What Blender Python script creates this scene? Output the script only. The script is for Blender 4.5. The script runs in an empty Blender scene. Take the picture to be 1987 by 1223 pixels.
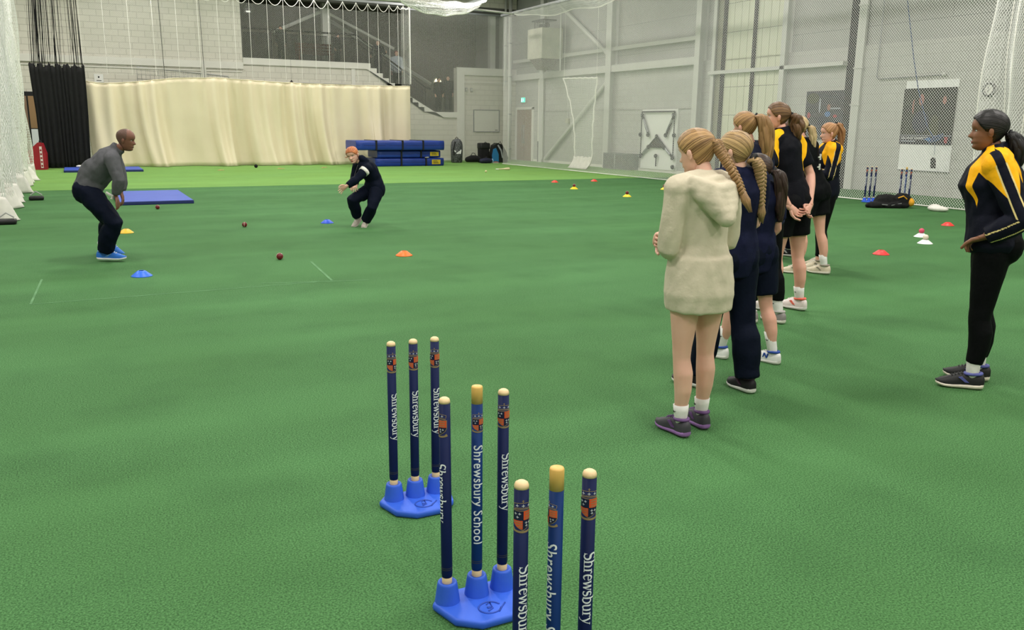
import bpy, bmesh, math, random
import numpy as np
from mathutils import Vector, Matrix, noise as mnoise
random.seed(7)
PI = math.pi
SC = bpy.context.scene
COL = SC.collection

# ------------------------------------------------------------------ camera, world, lights, exposure
cam_data = bpy.data.cameras.new('camera'); cam = bpy.data.objects.new('camera', cam_data); COL.objects.link(cam)
cam_data.sensor_width = 36.0; cam_data.sensor_fit = 'HORIZONTAL'; cam_data.lens = 1653.5 / 1987 * 36
cam_data.clip_start = 0.05; cam_data.clip_end = 200
RT = Vector((0.893069, -0.449804, 0.010212)); DN = Vector((-0.088867, -0.198601, -0.976043)); FW = Vector((0.441056, 0.870766, -0.217337))
mw = Matrix(((RT.x, -DN.x, -FW.x, 0), (RT.y, -DN.y, -FW.y, 0), (RT.z, -DN.z, -FW.z, 1.52), (0, 0, 0, 1)))
cam.matrix_world = mw
SC.camera = cam
w = bpy.data.worlds.new('world'); SC.world = w; w.use_nodes = True
w.node_tree.nodes['Background'].inputs[0].default_value = (0.5, 0.52, 0.55, 1)
w.node_tree.nodes['Background'].inputs[1].default_value = 0.05
SC.view_settings.view_transform = 'Standard'; SC.view_settings.look = 'None'
SC.view_settings.gamma = 1.0; SC.view_settings.use_curve_mapping = False
SC.view_settings.exposure = 0.0
LAMP_W = 232.0
SC.cycles.max_bounces = 4; SC.cycles.diffuse_bounces = 3; SC.cycles.glossy_bounces = 2; SC.cycles.transmission_bounces = 2
CEIL = 7.7
LAMPS = [(x, y) for x in (-2.8, 2.4, 7.6, 12.6) for y in (-4.5, 2.5, 9.5, 16.5, 23.5, 30.3)]

# ------------------------------------------------------------------ helpers
def lin(c):
    r = []
    for v in c[:3]:
        v /= 255.0
        r.append(v / 12.92 if v <= .04045 else ((v + .055) / 1.055) ** 2.4)
    return (*r, 1.0)
MATS = {}
def mat(name, rgb, rough=.6, spec=.4, metal=0.0, noise=None, bump=None, rgb2=None, emit=None, stretch=None, detail=3):
    """noise=(scale, amount 0..1) mixes rgb with rgb2 (or a darker rgb); bump=(scale, strength)"""
    if name in MATS: return MATS[name]
    m = bpy.data.materials.new(name); m.use_nodes = True; nt = m.node_tree; b = nt.nodes['Principled BSDF']
    b.inputs['Base Color'].default_value = lin(rgb); b.inputs['Roughness'].default_value = rough
    b.inputs['Specular IOR Level'].default_value = spec; b.inputs['Metallic'].default_value = metal
    co = None
    if noise or bump:
        tc = nt.nodes.new('ShaderNodeTexCoord'); co = tc.outputs['Object']
        if stretch:
            mp = nt.nodes.new('ShaderNodeMapping'); mp.inputs['Scale'].default_value = stretch
            nt.links.new(co, mp.inputs['Vector']); co = mp.outputs['Vector']
    if noise:
        n = nt.nodes.new('ShaderNodeTexNoise'); n.inputs['Scale'].default_value = noise[0]; n.inputs['Detail'].default_value = detail
        nt.links.new(co, n.inputs['Vector'])
        mx = nt.nodes.new('ShaderNodeMix'); mx.data_type = 'RGBA'
        mx.inputs['A'].default_value = lin(rgb)
        mx.inputs['B'].default_value = lin(rgb2) if rgb2 else lin([v * .72 for v in rgb])
        r = nt.nodes.new('ShaderNodeMapRange'); r.inputs['From Min'].default_value = .35; r.inputs['From Max'].default_value = .68
        r.inputs['To Max'].default_value = noise[1]
        nt.links.new(n.outputs['Fac'], r.inputs['Value']); nt.links.new(r.outputs['Result'], mx.inputs['Factor'])
        nt.links.new(mx.outputs['Result'], b.inputs['Base Color'])
    if bump:
        n2 = nt.nodes.new('ShaderNodeTexNoise'); n2.inputs['Scale'].default_value = bump[0]; n2.inputs['Detail'].default_value = 2
        nt.links.new(co, n2.inputs['Vector'])
        bp = nt.nodes.new('ShaderNodeBump'); bp.inputs['Strength'].default_value = bump[1]; bp.inputs['Distance'].default_value = .01
        nt.links.new(n2.outputs['Fac'], bp.inputs['Height']); nt.links.new(bp.outputs['Normal'], b.inputs['Normal'])
    if emit:
        b.inputs['Emission Color'].default_value = lin(rgb); b.inputs['Emission Strength'].default_value = emit
    MATS[name] = m; return m

def tag(o, label=None, cat=None, group=None, kind=None):
    if label: o['label'] = label
    if cat: o['category'] = cat
    if group: o['group'] = group
    if kind: o['kind'] = kind
    return o
def empty(name, loc, rz=0.0):
    o = bpy.data.objects.new(name, None); COL.objects.link(o); o.location = loc; o.rotation_euler = (0, 0, rz)
    o.empty_display_size = .1
    return o
def thing(name, label, cat, loc=(0, 0, 0), rz=0.0, group=None):
    return tag(empty(name, loc, rz), label, cat, group)

class MB:
    def __init__(s): s.v = []; s.f = []; s.m = []; s.a = []
    def add(s, vs, fs, mi=0, at=None):
        n = len(s.v); s.v.extend([tuple(p) for p in vs]); s.f.extend([tuple(i + n for i in f) for f in fs]); s.m.extend([mi] * len(fs))
        if at is not None:
            s.a.extend([(0, 0, 0)] * (n - len(s.a))); s.a.extend([tuple(q) for q in at])
        return s
    def box(s, x0, x1, y0, y1, z0, z1, mi=0):
        v = [(x, y, z) for z in (z0, z1) for y in (y0, y1) for x in (x0, x1)]
        return s.add(v, [(0, 2, 3, 1), (4, 5, 7, 6), (0, 1, 5, 4), (2, 6, 7, 3), (0, 4, 6, 2), (1, 3, 7, 5)], mi)
    def bbox(s, x0, x1, y0, y1, z0, z1, b=.01, mi=0):
        """box with chamfered edges"""
        bm = bmesh.new(); bmesh.ops.create_cube(bm, size=1)
        for q in bm.verts: q.co = Vector(((x0 + x1) / 2 + q.co.x * (x1 - x0), (y0 + y1) / 2 + q.co.y * (y1 - y0), (z0 + z1) / 2 + q.co.z * (z1 - z0)))
        bmesh.ops.bevel(bm, geom=bm.edges[:], offset=b, segments=2, affect='EDGES', profile=.6)
        bm.verts.index_update(); s.add([q.co[:] for q in bm.verts], [[q.index for q in f.verts] for f in bm.faces], mi); bm.free(); return s
    def tube(s, pts, rad, side=None, seg=12, mi=0, caps=True, round_ends=False, attr=False):
        """loft along pts; rad is a list of r or (a,b): a along side, b across"""
        P = [np.array(p, float) for p in pts]; n = len(P)
        if not isinstance(rad, list): rad = [rad] * n
        T = []
        for i in range(n):
            t = P[min(i + 1, n - 1)] - P[max(i - 1, 0)]; T.append(t / (np.linalg.norm(t) + 1e-9))
        if side is None:
            side = np.array((1., 0, 0)) if abs(T[0][0]) < .8 else np.array((0, 1., 0))
        sides = side if isinstance(side, list) else [side] * n
        R = []; prev = None
        ring = []
        for i in range(n):
            sd = np.array(sides[i], float)
            if prev is not None and not isinstance(side, list): sd = prev
            a = sd - T[i] * (sd @ T[i]); a /= (np.linalg.norm(a) + 1e-9); prev = a
            b = np.cross(T[i], a); ring.append((a, b))
        rr = [(r, r) if not isinstance(r, (list, tuple)) else r for r in rad]
        st = []
        st = [(P[i], ring[i], rr[i], i / (n - 1)) for i in range(n)]
        if round_ends:
            def ends(i, sg):
                o = []
                m = min(rr[i])
                for an in (75, 50, 25):
                    q = math.radians(an)
                    o.append((P[i] + T[i] * sg * m * math.sin(q), ring[i], (rr[i][0] * math.cos(q), rr[i][1] * math.cos(q)), i / (n - 1)))
                return o
            st = ends(0, -1) + st + ends(n - 1, 1)[::-1]
        vs = []; at = []
        for p, (a, b), (ra, rb), t in st:
            for k in range(seg):
                an = 2 * PI * k / seg; vs.append(p + a * ra * math.cos(an) + b * rb * math.sin(an))
                at.append((math.cos(an), math.sin(an), t * .25))
        fs = []; m = len(st)
        for i in range(m - 1):
            for k in range(seg):
                k2 = (k + 1) % seg; fs.append((i * seg + k, i * seg + k2, (i + 1) * seg + k2, (i + 1) * seg + k))
        if caps: fs.append(tuple(range(seg))[::-1]); fs.append(tuple((m - 1) * seg + k for k in range(seg)))
        return s.add(vs, fs, mi, at if attr else None)
    def lathe(s, prof, c=(0, 0, 0), seg=24, mi=0, squash=(1, 1)):
        n = len(prof); vs = []; fs = []
        for r, z in prof:
            for k in range(seg):
                a = 2 * PI * k / seg; vs.append((c[0] + r * math.cos(a) * squash[0], c[1] + r * math.sin(a) * squash[1], c[2] + z))
        for i in range(n - 1):
            for k in range(seg):
                k2 = (k + 1) % seg; fs.append((i * seg + k, i * seg + k2, (i + 1) * seg + k2, (i + 1) * seg + k))
        if prof[0][0] > 1e-6: fs.append(tuple(range(seg))[::-1])
        if prof[-1][0] > 1e-6: fs.append(tuple((n - 1) * seg + k for k in range(seg)))
        return s.add(vs, fs, mi)
    def ell(s, c, r, ax=None, seg=14, rows=9, mi=0):
        ax = ax or ((1, 0, 0), (0, 1, 0), (0, 0, 1)); A = [np.array(q, float) for q in ax]; c = np.array(c, float); vs = []; fs = []
        for i in range(rows + 1):
            ph = PI * i / rows
            for k in range(seg):
                th = 2 * PI * k / seg
                vs.append(c + A[0] * r[0] * math.sin(ph) * math.cos(th) + A[1] * r[1] * math.sin(ph) * math.sin(th) - A[2] * r[2] * math.cos(ph))
        for i in range(rows):
            for k in range(seg):
                k2 = (k + 1) % seg; fs.append((i * seg + k, i * seg + k2, (i + 1) * seg + k2, (i + 1) * seg + k))
        return s.add(vs, fs, mi)
    def prism(s, poly, y0, y1, axis='y', mi=0):
        """polygon (u,z) extruded along y (or x)"""
        n = len(poly); f = (lambda u, z, d: (u, d, z)) if axis == 'y' else ((lambda u, z, d: (d, u, z)) if axis == 'x' else (lambda u, z, d: (u, z, d)))
        vs = [f(u, z, y0) for u, z in poly] + [f(u, z, y1) for u, z in poly]
        fs = [tuple(range(n)), tuple(range(2 * n - 1, n - 1, -1))] + [(i, (i + 1) % n, n + (i + 1) % n, n + i) for i in range(n)]
        return s.add(vs, fs, mi)
    def build(s, name, mats, parent=None, smooth=False, fix=True, solid=0):
        me = bpy.data.meshes.new(name); me.from_pydata(s.v, [], s.f)
        if not isinstance(mats, (list, tuple)): mats = [mats]
        for m in mats: me.materials.append(m)
        if any(s.m): me.polygons.foreach_set('material_index', s.m)
        if s.a:
            at = me.attributes.new('comb', 'FLOAT_VECTOR', 'POINT'); at.data.foreach_set('vector', np.array(s.a + [(0, 0, 0)] * (len(s.v) - len(s.a)), float).ravel())
        if fix:
            bm = bmesh.new(); bm.from_mesh(me); bmesh.ops.recalc_face_normals(bm, faces=bm.faces[:]); bm.to_mesh(me); bm.free()
        if smooth: me.polygons.foreach_set('use_smooth', [True] * len(me.polygons))
        me.update()
        o = bpy.data.objects.new(name, me); COL.objects.link(o)
        if parent: o.parent = parent
        if solid:
            sm = o.modifiers.new('solid', 'SOLIDIFY'); sm.thickness = solid
        return o

def remesh(mb, voxel, iters=4, wrinkle=None):
    """one continuous surface out of overlapping lofts"""
    o = MB.build(mb, 'tmp', [], fix=True)
    r = o.modifiers.new('r', 'REMESH'); r.mode = 'VOXEL'; r.voxel_size = voxel; r.adaptivity = 0
    sm = o.modifiers.new('s', 'SMOOTH'); sm.factor = .5; sm.iterations = iters
    dg = bpy.context.evaluated_depsgraph_get(); me = bpy.data.meshes.new_from_object(o.evaluated_get(dg))
    old = o.data; bpy.data.objects.remove(o); bpy.data.meshes.remove(old)
    n = len(me.vertices); co = np.empty(n * 3); me.vertices.foreach_get('co', co); co = co.reshape(-1, 3)
    no = np.empty(n * 3); me.vertices.foreach_get('normal', no); no = no.reshape(-1, 3)
    if wrinkle:
        amp, sc, st = wrinkle; off = random.random() * 50
        d = np.empty(n)
        for i in range(n):
            x, y, z = co[i]
            q = mnoise.noise((x * sc + off, y * sc, z * sc * st)); q2 = mnoise.noise((x * sc * 2.3 + off, y * sc * 2.3 + (z * sc), z * sc * st * 2.1))
            d[i] = (.5 - abs(q)) * .9 + q2 * .45
        co = co + no * (d * amp)[:, None]
    fs = [tuple(p.vertices) for p in me.polygons]; bpy.data.meshes.remove(me)
    return co, fs

def link_copy(o, parent=None):
    c = o.copy(); COL.objects.link(c); c.parent = parent
    for ch in list(o.children): link_copy(ch, c)
    return c

# ------------------------------------------------------------------ materials of the hall
def turf(name, c1, c2, c3):
    m = bpy.data.materials.new(name); m.use_nodes = True; nt = m.node_tree; b = nt.nodes['Principled BSDF']
    b.inputs['Roughness'].default_value = .85; b.inputs['Specular IOR Level'].default_value = .12
    tc = nt.nodes.new('ShaderNodeTexCoord')
    def nz(s, d, st=None):
        n = nt.nodes.new('ShaderNodeTexNoise'); n.inputs['Scale'].default_value = s; n.inputs['Detail'].default_value = d
        src = tc.outputs['Object']
        if st:
            mp = nt.nodes.new('ShaderNodeMapping'); mp.inputs['Scale'].default_value = st; nt.links.new(src, mp.inputs['Vector']); src = mp.outputs['Vector']
        nt.links.new(src, n.inputs['Vector']); return n.outputs['Fac']
    def rng(src, a, b_, lo=0, hi=1):
        r = nt.nodes.new('ShaderNodeMapRange'); r.inputs['From Min'].default_value = a; r.inputs['From Max'].default_value = b_
        r.inputs['To Min'].default_value = lo; r.inputs['To Max'].default_value = hi; nt.links.new(src, r.inputs['Value']); return r.outputs['Result']
    def mix(f, a, b_):
        x = nt.nodes.new('ShaderNodeMix'); x.data_type = 'RGBA'; nt.links.new(f, x.inputs['Factor'])
        for k, v in (('A', a), ('B', b_)):
            if isinstance(v, tuple): x.inputs[k].default_value = v
            else: nt.links.new(v, x.inputs[k])
        return x.outputs['Result']
    fine = nz(140, 3); blade = nz(420, 1); big = nz(.5, 3); lay = nz(.35, 2, (.35, 3.0, 1)); wear = nz(1.6, 5)
    a = mix(rng(fine, .36, .66), lin(c1), lin(c2))
    a = mix(rng(blade, .64, .76, 0, .8), a, lin(c3))
    a = mix(rng(big, .35, .7, 0, .3), a, lin([c1[0] * 1.12, c1[1] * 1.02, c1[2] * .8]))
    a = mix(rng(lay, .45, .75, 0, .16), a, lin([v * 1.25 for v in c2]))
    a = mix(rng(wear, .5, .75, 0, .25), a, lin([c1[0] * .85, c1[1] * .85, c1[2] * .9]))
    nt.links.new(a, b.inputs['Base Color'])
    bp = nt.nodes.new('ShaderNodeBump'); bp.inputs['Strength'].default_value = .55; bp.inputs['Distance'].default_value = .006
    nt.links.new(fine, bp.inputs['Height']); nt.links.new(bp.outputs['Normal'], b.inputs['Normal'])
    return m
def blockwork(name, rgb, scale, mortar, rough=.55, amt=.012, horiz='x'):
    m = bpy.data.materials.new(name); m.use_nodes = True; nt = m.node_tree; b = nt.nodes['Principled BSDF']; b.inputs['Roughness'].default_value = rough
    tc = nt.nodes.new('ShaderNodeTexCoord'); mp = nt.nodes.new('ShaderNodeMapping')
    mp.inputs['Rotation'].default_value = (-PI / 2, 0, 0) if horiz == 'x' else (-PI / 2, 0, -PI / 2)
    mp.vector_type = 'POINT'
    sep = nt.nodes.new('ShaderNodeSeparateXYZ'); cb = nt.nodes.new('ShaderNodeCombineXYZ')
    nt.links.new(tc.outputs['Object'], sep.inputs[0]); nt.links.new(sep.outputs['X' if horiz == 'x' else 'Y'], cb.inputs['X']); nt.links.new(sep.outputs['Z'], cb.inputs['Y'])
    br = nt.nodes.new('ShaderNodeTexBrick'); br.inputs['Scale'].default_value = 1; br.inputs['Brick Width'].default_value = scale[0]; br.inputs['Row Height'].default_value = scale[1]
    br.inputs['Mortar Size'].default_value = amt; br.inputs['Mortar Smooth'].default_value = .3
    br.inputs['Color1'].default_value = lin(rgb); br.inputs['Color2'].default_value = lin([v * .975 for v in rgb]); br.inputs['Mortar'].default_value = lin(mortar)
    nt.links.new(cb.outputs[0], br.inputs['Vector'])
    n = nt.nodes.new('ShaderNodeTexNoise'); n.inputs['Scale'].default_value = .8; n.inputs['Detail'].default_value = 4; nt.links.new(tc.outputs['Object'], n.inputs['Vector'])
    r = nt.nodes.new('ShaderNodeMapRange'); r.inputs['From Min'].default_value = .35; r.inputs['From Max'].default_value = .75; r.inputs['To Max'].default_value = .14; nt.links.new(n.outputs['Fac'], r.inputs['Value'])
    mx = nt.nodes.new('ShaderNodeMix'); mx.data_type = 'RGBA'; mx.inputs['B'].default_value = lin([v * .8 for v in rgb])
    nt.links.new(r.outputs['Result'], mx.inputs['Factor']); nt.links.new(br.outputs['Color'], mx.inputs['A']); nt.links.new(mx.outputs['Result'], b.inputs['Base Color'])
    bp = nt.nodes.new('ShaderNodeBump'); bp.inputs['Strength'].default_value = .35; bp.inputs['Distance'].default_value = .006; bp.invert = True
    nt.links.new(br.outputs['Fac'], bp.inputs['Height']); nt.links.new(bp.outputs['Normal'], b.inputs['Normal'])
    return m
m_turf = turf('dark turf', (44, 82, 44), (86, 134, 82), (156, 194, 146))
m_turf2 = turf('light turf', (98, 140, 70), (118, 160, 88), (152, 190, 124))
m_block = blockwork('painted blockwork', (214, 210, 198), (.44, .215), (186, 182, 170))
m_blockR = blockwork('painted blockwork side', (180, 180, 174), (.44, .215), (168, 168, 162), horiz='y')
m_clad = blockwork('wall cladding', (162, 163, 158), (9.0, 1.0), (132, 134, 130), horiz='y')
m_cladX = blockwork('wall cladding end', (205, 203, 194), (9.0, 1.0), (176, 174, 166), horiz='x')
m_white = mat('white paint', (222, 220, 212), .45, noise=(1.3, .25), rgb2=(200, 198, 190))
m_steel = mat('painted steel', (198, 198, 192), .4, noise=(2, .2), rgb2=(182, 182, 176))
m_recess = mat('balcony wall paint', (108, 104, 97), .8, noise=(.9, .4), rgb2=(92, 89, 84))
m_ceil = mat('ceiling sheet', (168, 170, 172), .6)
m_dark = mat('dark gap', (30, 30, 32), .8)
m_net = mat('white netting twine', (238, 238, 234), .7)
m_rope = mat('white rope', (232, 230, 222), .7)
m_black = mat('black plastic', (22, 22, 24), .5)
m_blackcloth = mat('black cloth', (9, 9, 10), .9, noise=(8, .4), rgb2=(22, 22, 24))
m_galv = mat('grey metal', (150, 152, 154), .4, metal=.6)
m_darkmetal = mat('dark metal', (52, 50, 50), .5, metal=.3)

# ------------------------------------------------------------------ room shell
XL, XR, YB, YF = -6.0, 17.8, 35.0, -8.0
def struct(name, mb, m, label=None, **k):
    o = mb.build(name, m, **k); tag(o, label, None, None, 'structure'); return o
SEAM = 21.65
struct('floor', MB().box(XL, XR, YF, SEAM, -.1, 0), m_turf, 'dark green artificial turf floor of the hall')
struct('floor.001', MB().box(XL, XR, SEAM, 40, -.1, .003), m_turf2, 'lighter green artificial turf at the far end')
struct('ceiling', MB().box(XL - .3, XR + .3, YF - .3, 40, CEIL, CEIL + .2), m_ceil, 'grey sheet ceiling of the hall')
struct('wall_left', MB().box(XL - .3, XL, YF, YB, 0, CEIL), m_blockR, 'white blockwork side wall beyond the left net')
struct('wall_front', MB().box(XL, XR, YF - .3, YF, 0, CEIL), m_block, 'white blockwork wall behind the viewer')
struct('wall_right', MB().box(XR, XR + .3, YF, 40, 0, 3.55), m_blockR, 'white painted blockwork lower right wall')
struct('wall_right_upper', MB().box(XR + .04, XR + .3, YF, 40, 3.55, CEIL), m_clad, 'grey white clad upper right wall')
# back wall with stepped balcony opening
N = 10; sx = (13.67 - 11.10) / N; sz = (3.93 - 2.05) / N
steps = []
for i in range(N):
    x = 11.10 + i * sx; z = 3.93 - i * sz
    steps += [(x, z), (x, z - sz)]
line = [(6.05, 3.95)] + steps + [(13.67, 2.05), (14.93, 2.05), (14.93, 3.91), (17.8, 3.91)]
line = [p for i, p in enumerate(line) if i == 0 or p != line[i - 1]]
poly = [(6.05, 0)] + line + [(17.8, 0)]
wb = MB()
wb.prism([(XL, 0), (6.05, 0), (6.05, CEIL), (XL, CEIL)], YB, YB + .3)
wb.prism(poly, YB, YB + .3)
wb.box(6.05, 17.8, YB, YB + .3, 6.45, CEIL)
struct('wall_back', wb, m_block, 'white blockwork end wall with stepped balcony opening')
# recess behind the opening
rb = MB()
rb.box(6.05, 17.8, 39.3, 39.5, 0, CEIL)
rb.box(5.85, 6.05, YB + .3, 39.3, 0, CEIL)
struct('wall_recess', rb, m_recess, 'dim grey wall at the back of the balcony')
struct('floor.002', MB().box(6.05, 11.1, YB + .3, 39.3, 3.7, 3.92), m_recess, 'balcony floor slab')
sb = MB()
for i in range(N): sb.box(11.10 + i * sx, 11.10 + (i + 1) * sx, YB + .3, 37.2, 1.6, 3.93 - (i + 1) * sz)
sb.box(13.67, 17.8, YB + .3, 39.3, 1.6, 2.05)
struct('floor.003', sb, m_recess, 'staircase and landing behind the end wall')
# lip along the opening, proud of the wall
lip = MB()
lp = [(6.05, 3.70)] + [(6.05, 3.95)] + line[1:]
cut = [p for p in line if p[0] <= 14.94 and not (p[0] > 14.9 and p[1] > 3)]
lip.prism([(6.05, 3.70)] + cut + [(14.93, 1.82), (14.31, 1.82), (10.95, 3.70)], YB - .07, YB + .0)
lip.box(14.93, 17.8, YB - .07, YB, 3.62, 3.93)
lip.box(14.93, 15.28, YB - .07, YB, .0, 3.62)
struct('trim_1', lip, m_white, 'white band around the stepped stair opening')
struct('trim_2', MB().box(XL, 6.05, YB - .09, YB, 3.52, 3.77).box(4.53, 4.68, YB - .11, YB, 0, 3.78).box(XL, 6.0, YB - .04, YB, 3.40, 3.44), m_white, 'white ledge on the left part of the end wall')
struct('trim_3', MB().box(10.3, 10.45, YB - .04, YB, 0, 3.7).box(15.28, 17.8, YB - .03, YB, 3.30, 3.36).box(6.05, 10.3, YB - .03, YB, 3.08, 3.11), m_white, 'white ledges under the balcony band')
struct('trim_4', MB().box(6.05, 17.8, YB + .02, YB + .5, 6.2, 6.45), mat('grey lintel', (96, 95, 92), .7), 'dark grey lintel over the balcony opening')
struct('trim_5', MB().box(16.7, 16.95, YB + .35, YB + .6, 2.05, 6.3).box(17.25, 17.45, YB + .3, YB + .6, 3.9, 6.3).box(9.62, 9.94, YB + 1.6, YB + 1.9, 3.92, 6.4), m_steel, 'white posts inside the balcony opening')
bz = MB()
bz.tube([(7.7, 36.9, 5.15), (9.75, 36.9, 6.1)], [.07, .07], seg=8); bz.tube([(9.9, 37.2, 6.1), (12.9, 37.2, 4.75)], [.06, .06], seg=8)
bz.tube([(10.6, 39.2, 6.0), (15.4, 39.2, 3.4)], [.08, .08], seg=4)
struct('trim_6', bz, m_steel, 'sloping steel braces inside the balcony')

# right wall steelwork
def trim(n, mb, m, label): return struct('trim_%d' % n, mb, m, label)
def hcol(y0, y1, d=.26, z1=CEIL):
    mb = MB(); x1 = XR + .05; x0 = XR - d; t = .025
    mb.box(x0, x0 + t, y0, y1, 0, z1).box(x1 - t, x1, y0, y1, 0, z1).box(x0 + t, x1 - t, (y0 + y1) / 2 - .01, (y0 + y1) / 2 + .01, 0, z1)
    return mb
trim(7, hcol(26.98, 27.32), m_steel, 'white steel column beside the grey vent box')
trim(8, hcol(21.98, 22.22), m_steel, 'white steel column left of the pale panels')
trim(9, hcol(21.42, 21.56, .12), m_steel, 'thin white post next to the panel bay')
trim(10, hcol(18.38, 18.55, .2), m_steel, 'white steel column right of the pale panels')
trim(11, MB().box(XR - .07, XR, 15.82, 16.06, 0, CEIL).box(XR - .09, XR - .06, 15.78, 16.08, 3.0, 3.03).box(XR - .09, XR - .06, 15.78, 16.08, 2.1, 2.13).box(XR - .09, XR - .06, 15.78, 16.08, 4.5, 4.54), m_steel, 'broad white column beside the cricketer poster')
trim(12, MB().box(XR - .03, XR + .01, 16.06, 16.34, 0, CEIL), m_dark, 'black vertical gap beside the broad white column')
trim(13, MB().box(XR - .16, XR, 22.2, YB, 4.19, 4.31), m_steel, 'upper white rail along the right wall')
trim(14, MB().box(XR - .22, XR, 22.2, YB, 3.44, 3.68), m_steel, 'deep white ledge along the right wall')
trim(15, MB().box(XR - .2, XR, 16.32, 21.6, 3.10, 3.2), m_steel, 'white cross rail over the pale panels')
trim(16, MB().tube([(XR - .12, 32.0, .15), (XR - .12, 27.3, 3.15)], [.075, .075], seg=8), m_steel, 'lower diagonal steel brace near the corner')
trim(17, MB().tube([(XR - .12, 31.0, 6.2), (XR - .12, 27.3, 4.05)], [.075, .075], seg=8), m_steel, 'upper diagonal steel brace near the corner')
trim(18, hcol(32.2, 32.45, .2), m_steel, 'white column beside the wooden door')
trim(19, MB().box(XR - .03, XR, 22.2, 35, 2.1, 2.115), mat('joint line', (150, 150, 146), .7), 'thin joint line across the right wall')
# pale panel bay: each pane its own piece
win = thing('window_1', 'bay of pale translucent panels in the right wall', None); win['kind'] = 'structure'
m_pane = mat('pale panel', (206, 208, 184), .35, noise=(1.2, .3), rgb2=(188, 190, 168))
MB().box(XR - .03, XR + .02, 18.5, 21.45, .2, CEIL).build('backing', mat('panel seam', (128, 130, 112), .7), win)
pane_me = None; ny, nz_ = 8, 9; pw = (21.0 - 18.58) / ny; ph = .82
for iy in range(ny):
    for iz in range(nz_):
        if pane_me is None:
            o = MB().box(-.012, .012, 0, pw - .016, 0, ph - .016).build('panel', m_pane, win); pane_me = o.data
        else:
            o = bpy.data.objects.new('panel', pane_me); COL.objects.link(o); o.parent = win
        z = .26 + iz * ph + (0 if iz < 4 else -.06)
        o.location = (XR - .04, 18.58 + iy * pw, z)
for y in (21.05, 19.74): MB().box(XR - .12, XR - .055, y - .05, y + .05, .2, CEIL).build('seal_strip', m_dark, win)
# doors
def door(name, label, parts):
    d = empty(name, (0, 0, 0)); tag(d, label, None, None, 'structure'); return d
d1 = door('door_1', 'brown wooden door below the green exit sign', 0)
MB().box(XR - .06, XR + .01, 33.24, 33.36, 0, 2.3).box(XR - .06, XR + .01, 34.78, 34.9, 0, 2.3).box(XR - .06, XR + .01, 33.24, 34.9, 2.2, 2.3).build('frame', m_white, d1)
m_wood = mat('brown door wood', (138, 112, 92), .5, noise=(3, .5), rgb2=(112, 88, 70), stretch=(6, 6, .6))
for a, b in ((33.37, 34.06), (34.08, 34.77)):
    lf = MB().box(XR - .035, XR + .01, a, b, .01, 2.19).build('leaf', m_wood, d1)
    y = b - .07 if a < 34 else a + .07
    MB().tube([(XR - .1, y, .75), (XR - .1, y, 1.55)], [.014, .014], seg=8).tube([(XR - .1, y, .8), (XR - .03, y, .8)], [.01, .01], seg=6).tube([(XR - .1, y, 1.5), (XR - .03, y, 1.5)], [.01, .01], seg=6).build('handle', m_galv, lf)
d2 = door('door_2', 'dark framed wooden door behind the black drape', 0)
MB().box(-2.6, -.2, YB - .04, YB, 0, 2.5).build('frame', m_dark, d2)
MB().box(-2.4, -1.35, YB - .06, YB - .02, .05, 2.35).build('leaf', m_wood, d2)
MB().box(-1.3, -.3, YB - .06, YB - .02, 1.25, 2.35).build('leaf', mat('tan door', (150, 118, 84), .5), d2)
MB().box(-1.3, -.3, YB - .06, YB - .02, .05, 1.22).build('leaf', mat('white door panel', (226, 228, 236), .5), d2)
struct('baseboard_right', MB().box(XR - .03, XR, 22.3, 33.2, 0, .1), m_white, 'white skirting at the foot of the right wall')
struct('baseboard_back', MB().box(XL, XR, YB - .03, YB, 0, .1), m_white, 'white skirting at the foot of the end wall')

# ceiling lamps
m_tube = mat('lamp tube', (255, 252, 244), .4, emit=9.0)
m_tube.cycles.emission_sampling = 'NONE'
m_hous = mat('lamp housing', (206, 208, 210), .5)
proto = None
for i, (x, y) in enumerate(LAMPS):
    L = bpy.data.lights.new('lamp', 'AREA'); L.shape = 'RECTANGLE'; L.size = .5; L.size_y = 2.2; L.energy = LAMP_W; L.color = (1.0, .955, .90)
    lo = bpy.data.objects.new('lamp_light', L); COL.objects.link(lo)
    z = 7.05
    t = thing('ceiling_lamp', 'white linear ceiling lamp hanging high over the turf', 'lamp', (x, y, z), 0, 'linear lamps under the ceiling')
    lo.parent = t; lo.location = (0, 0, -.06)
    if proto is None:
        h = MB().box(-.22, .22, -1.0, 1.0, .05, .13).tube([(0, -.7, .13), (0, -.7, .65)], [.008, .008], seg=6).tube([(0, .7, .13), (0, .7, .65)], [.008, .008], seg=6).build('housing', m_hous, t)
        t1 = MB().tube([(-.1, -.95, .03), (-.1, .95, .03)], [.018, .018], seg=8).build('tube', m_tube, t)
        t2 = MB().tube([(.1, -.95, .03), (.1, .95, .03)], [.018, .018], seg=8).build('tube', m_tube, t)
        proto = (h, t1, t2)
    else:
        for q in proto:
            c = q.copy(); COL.objects.link(c); c.parent = t
t = thing('strip_light', 'single bright tube light over the far balcony corner', 'lamp', (14.76, 32.6, 6.2))
MB().box(-.08, .08, -.95, .95, .06, .16).tube([(0, -.6, .16), (0, -.6, 1.5)], [.008, .008], seg=6).tube([(0, .6, .16), (0, .6, 1.5)], [.008, .008], seg=6).build('housing', m_hous, t)
MB().tube([(0, -.9, .03), (0, .9, .03)], [.04, .04], seg=10).build('tube', mat('bright tube', (255, 255, 250), .4, emit=14.0), t)
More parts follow.
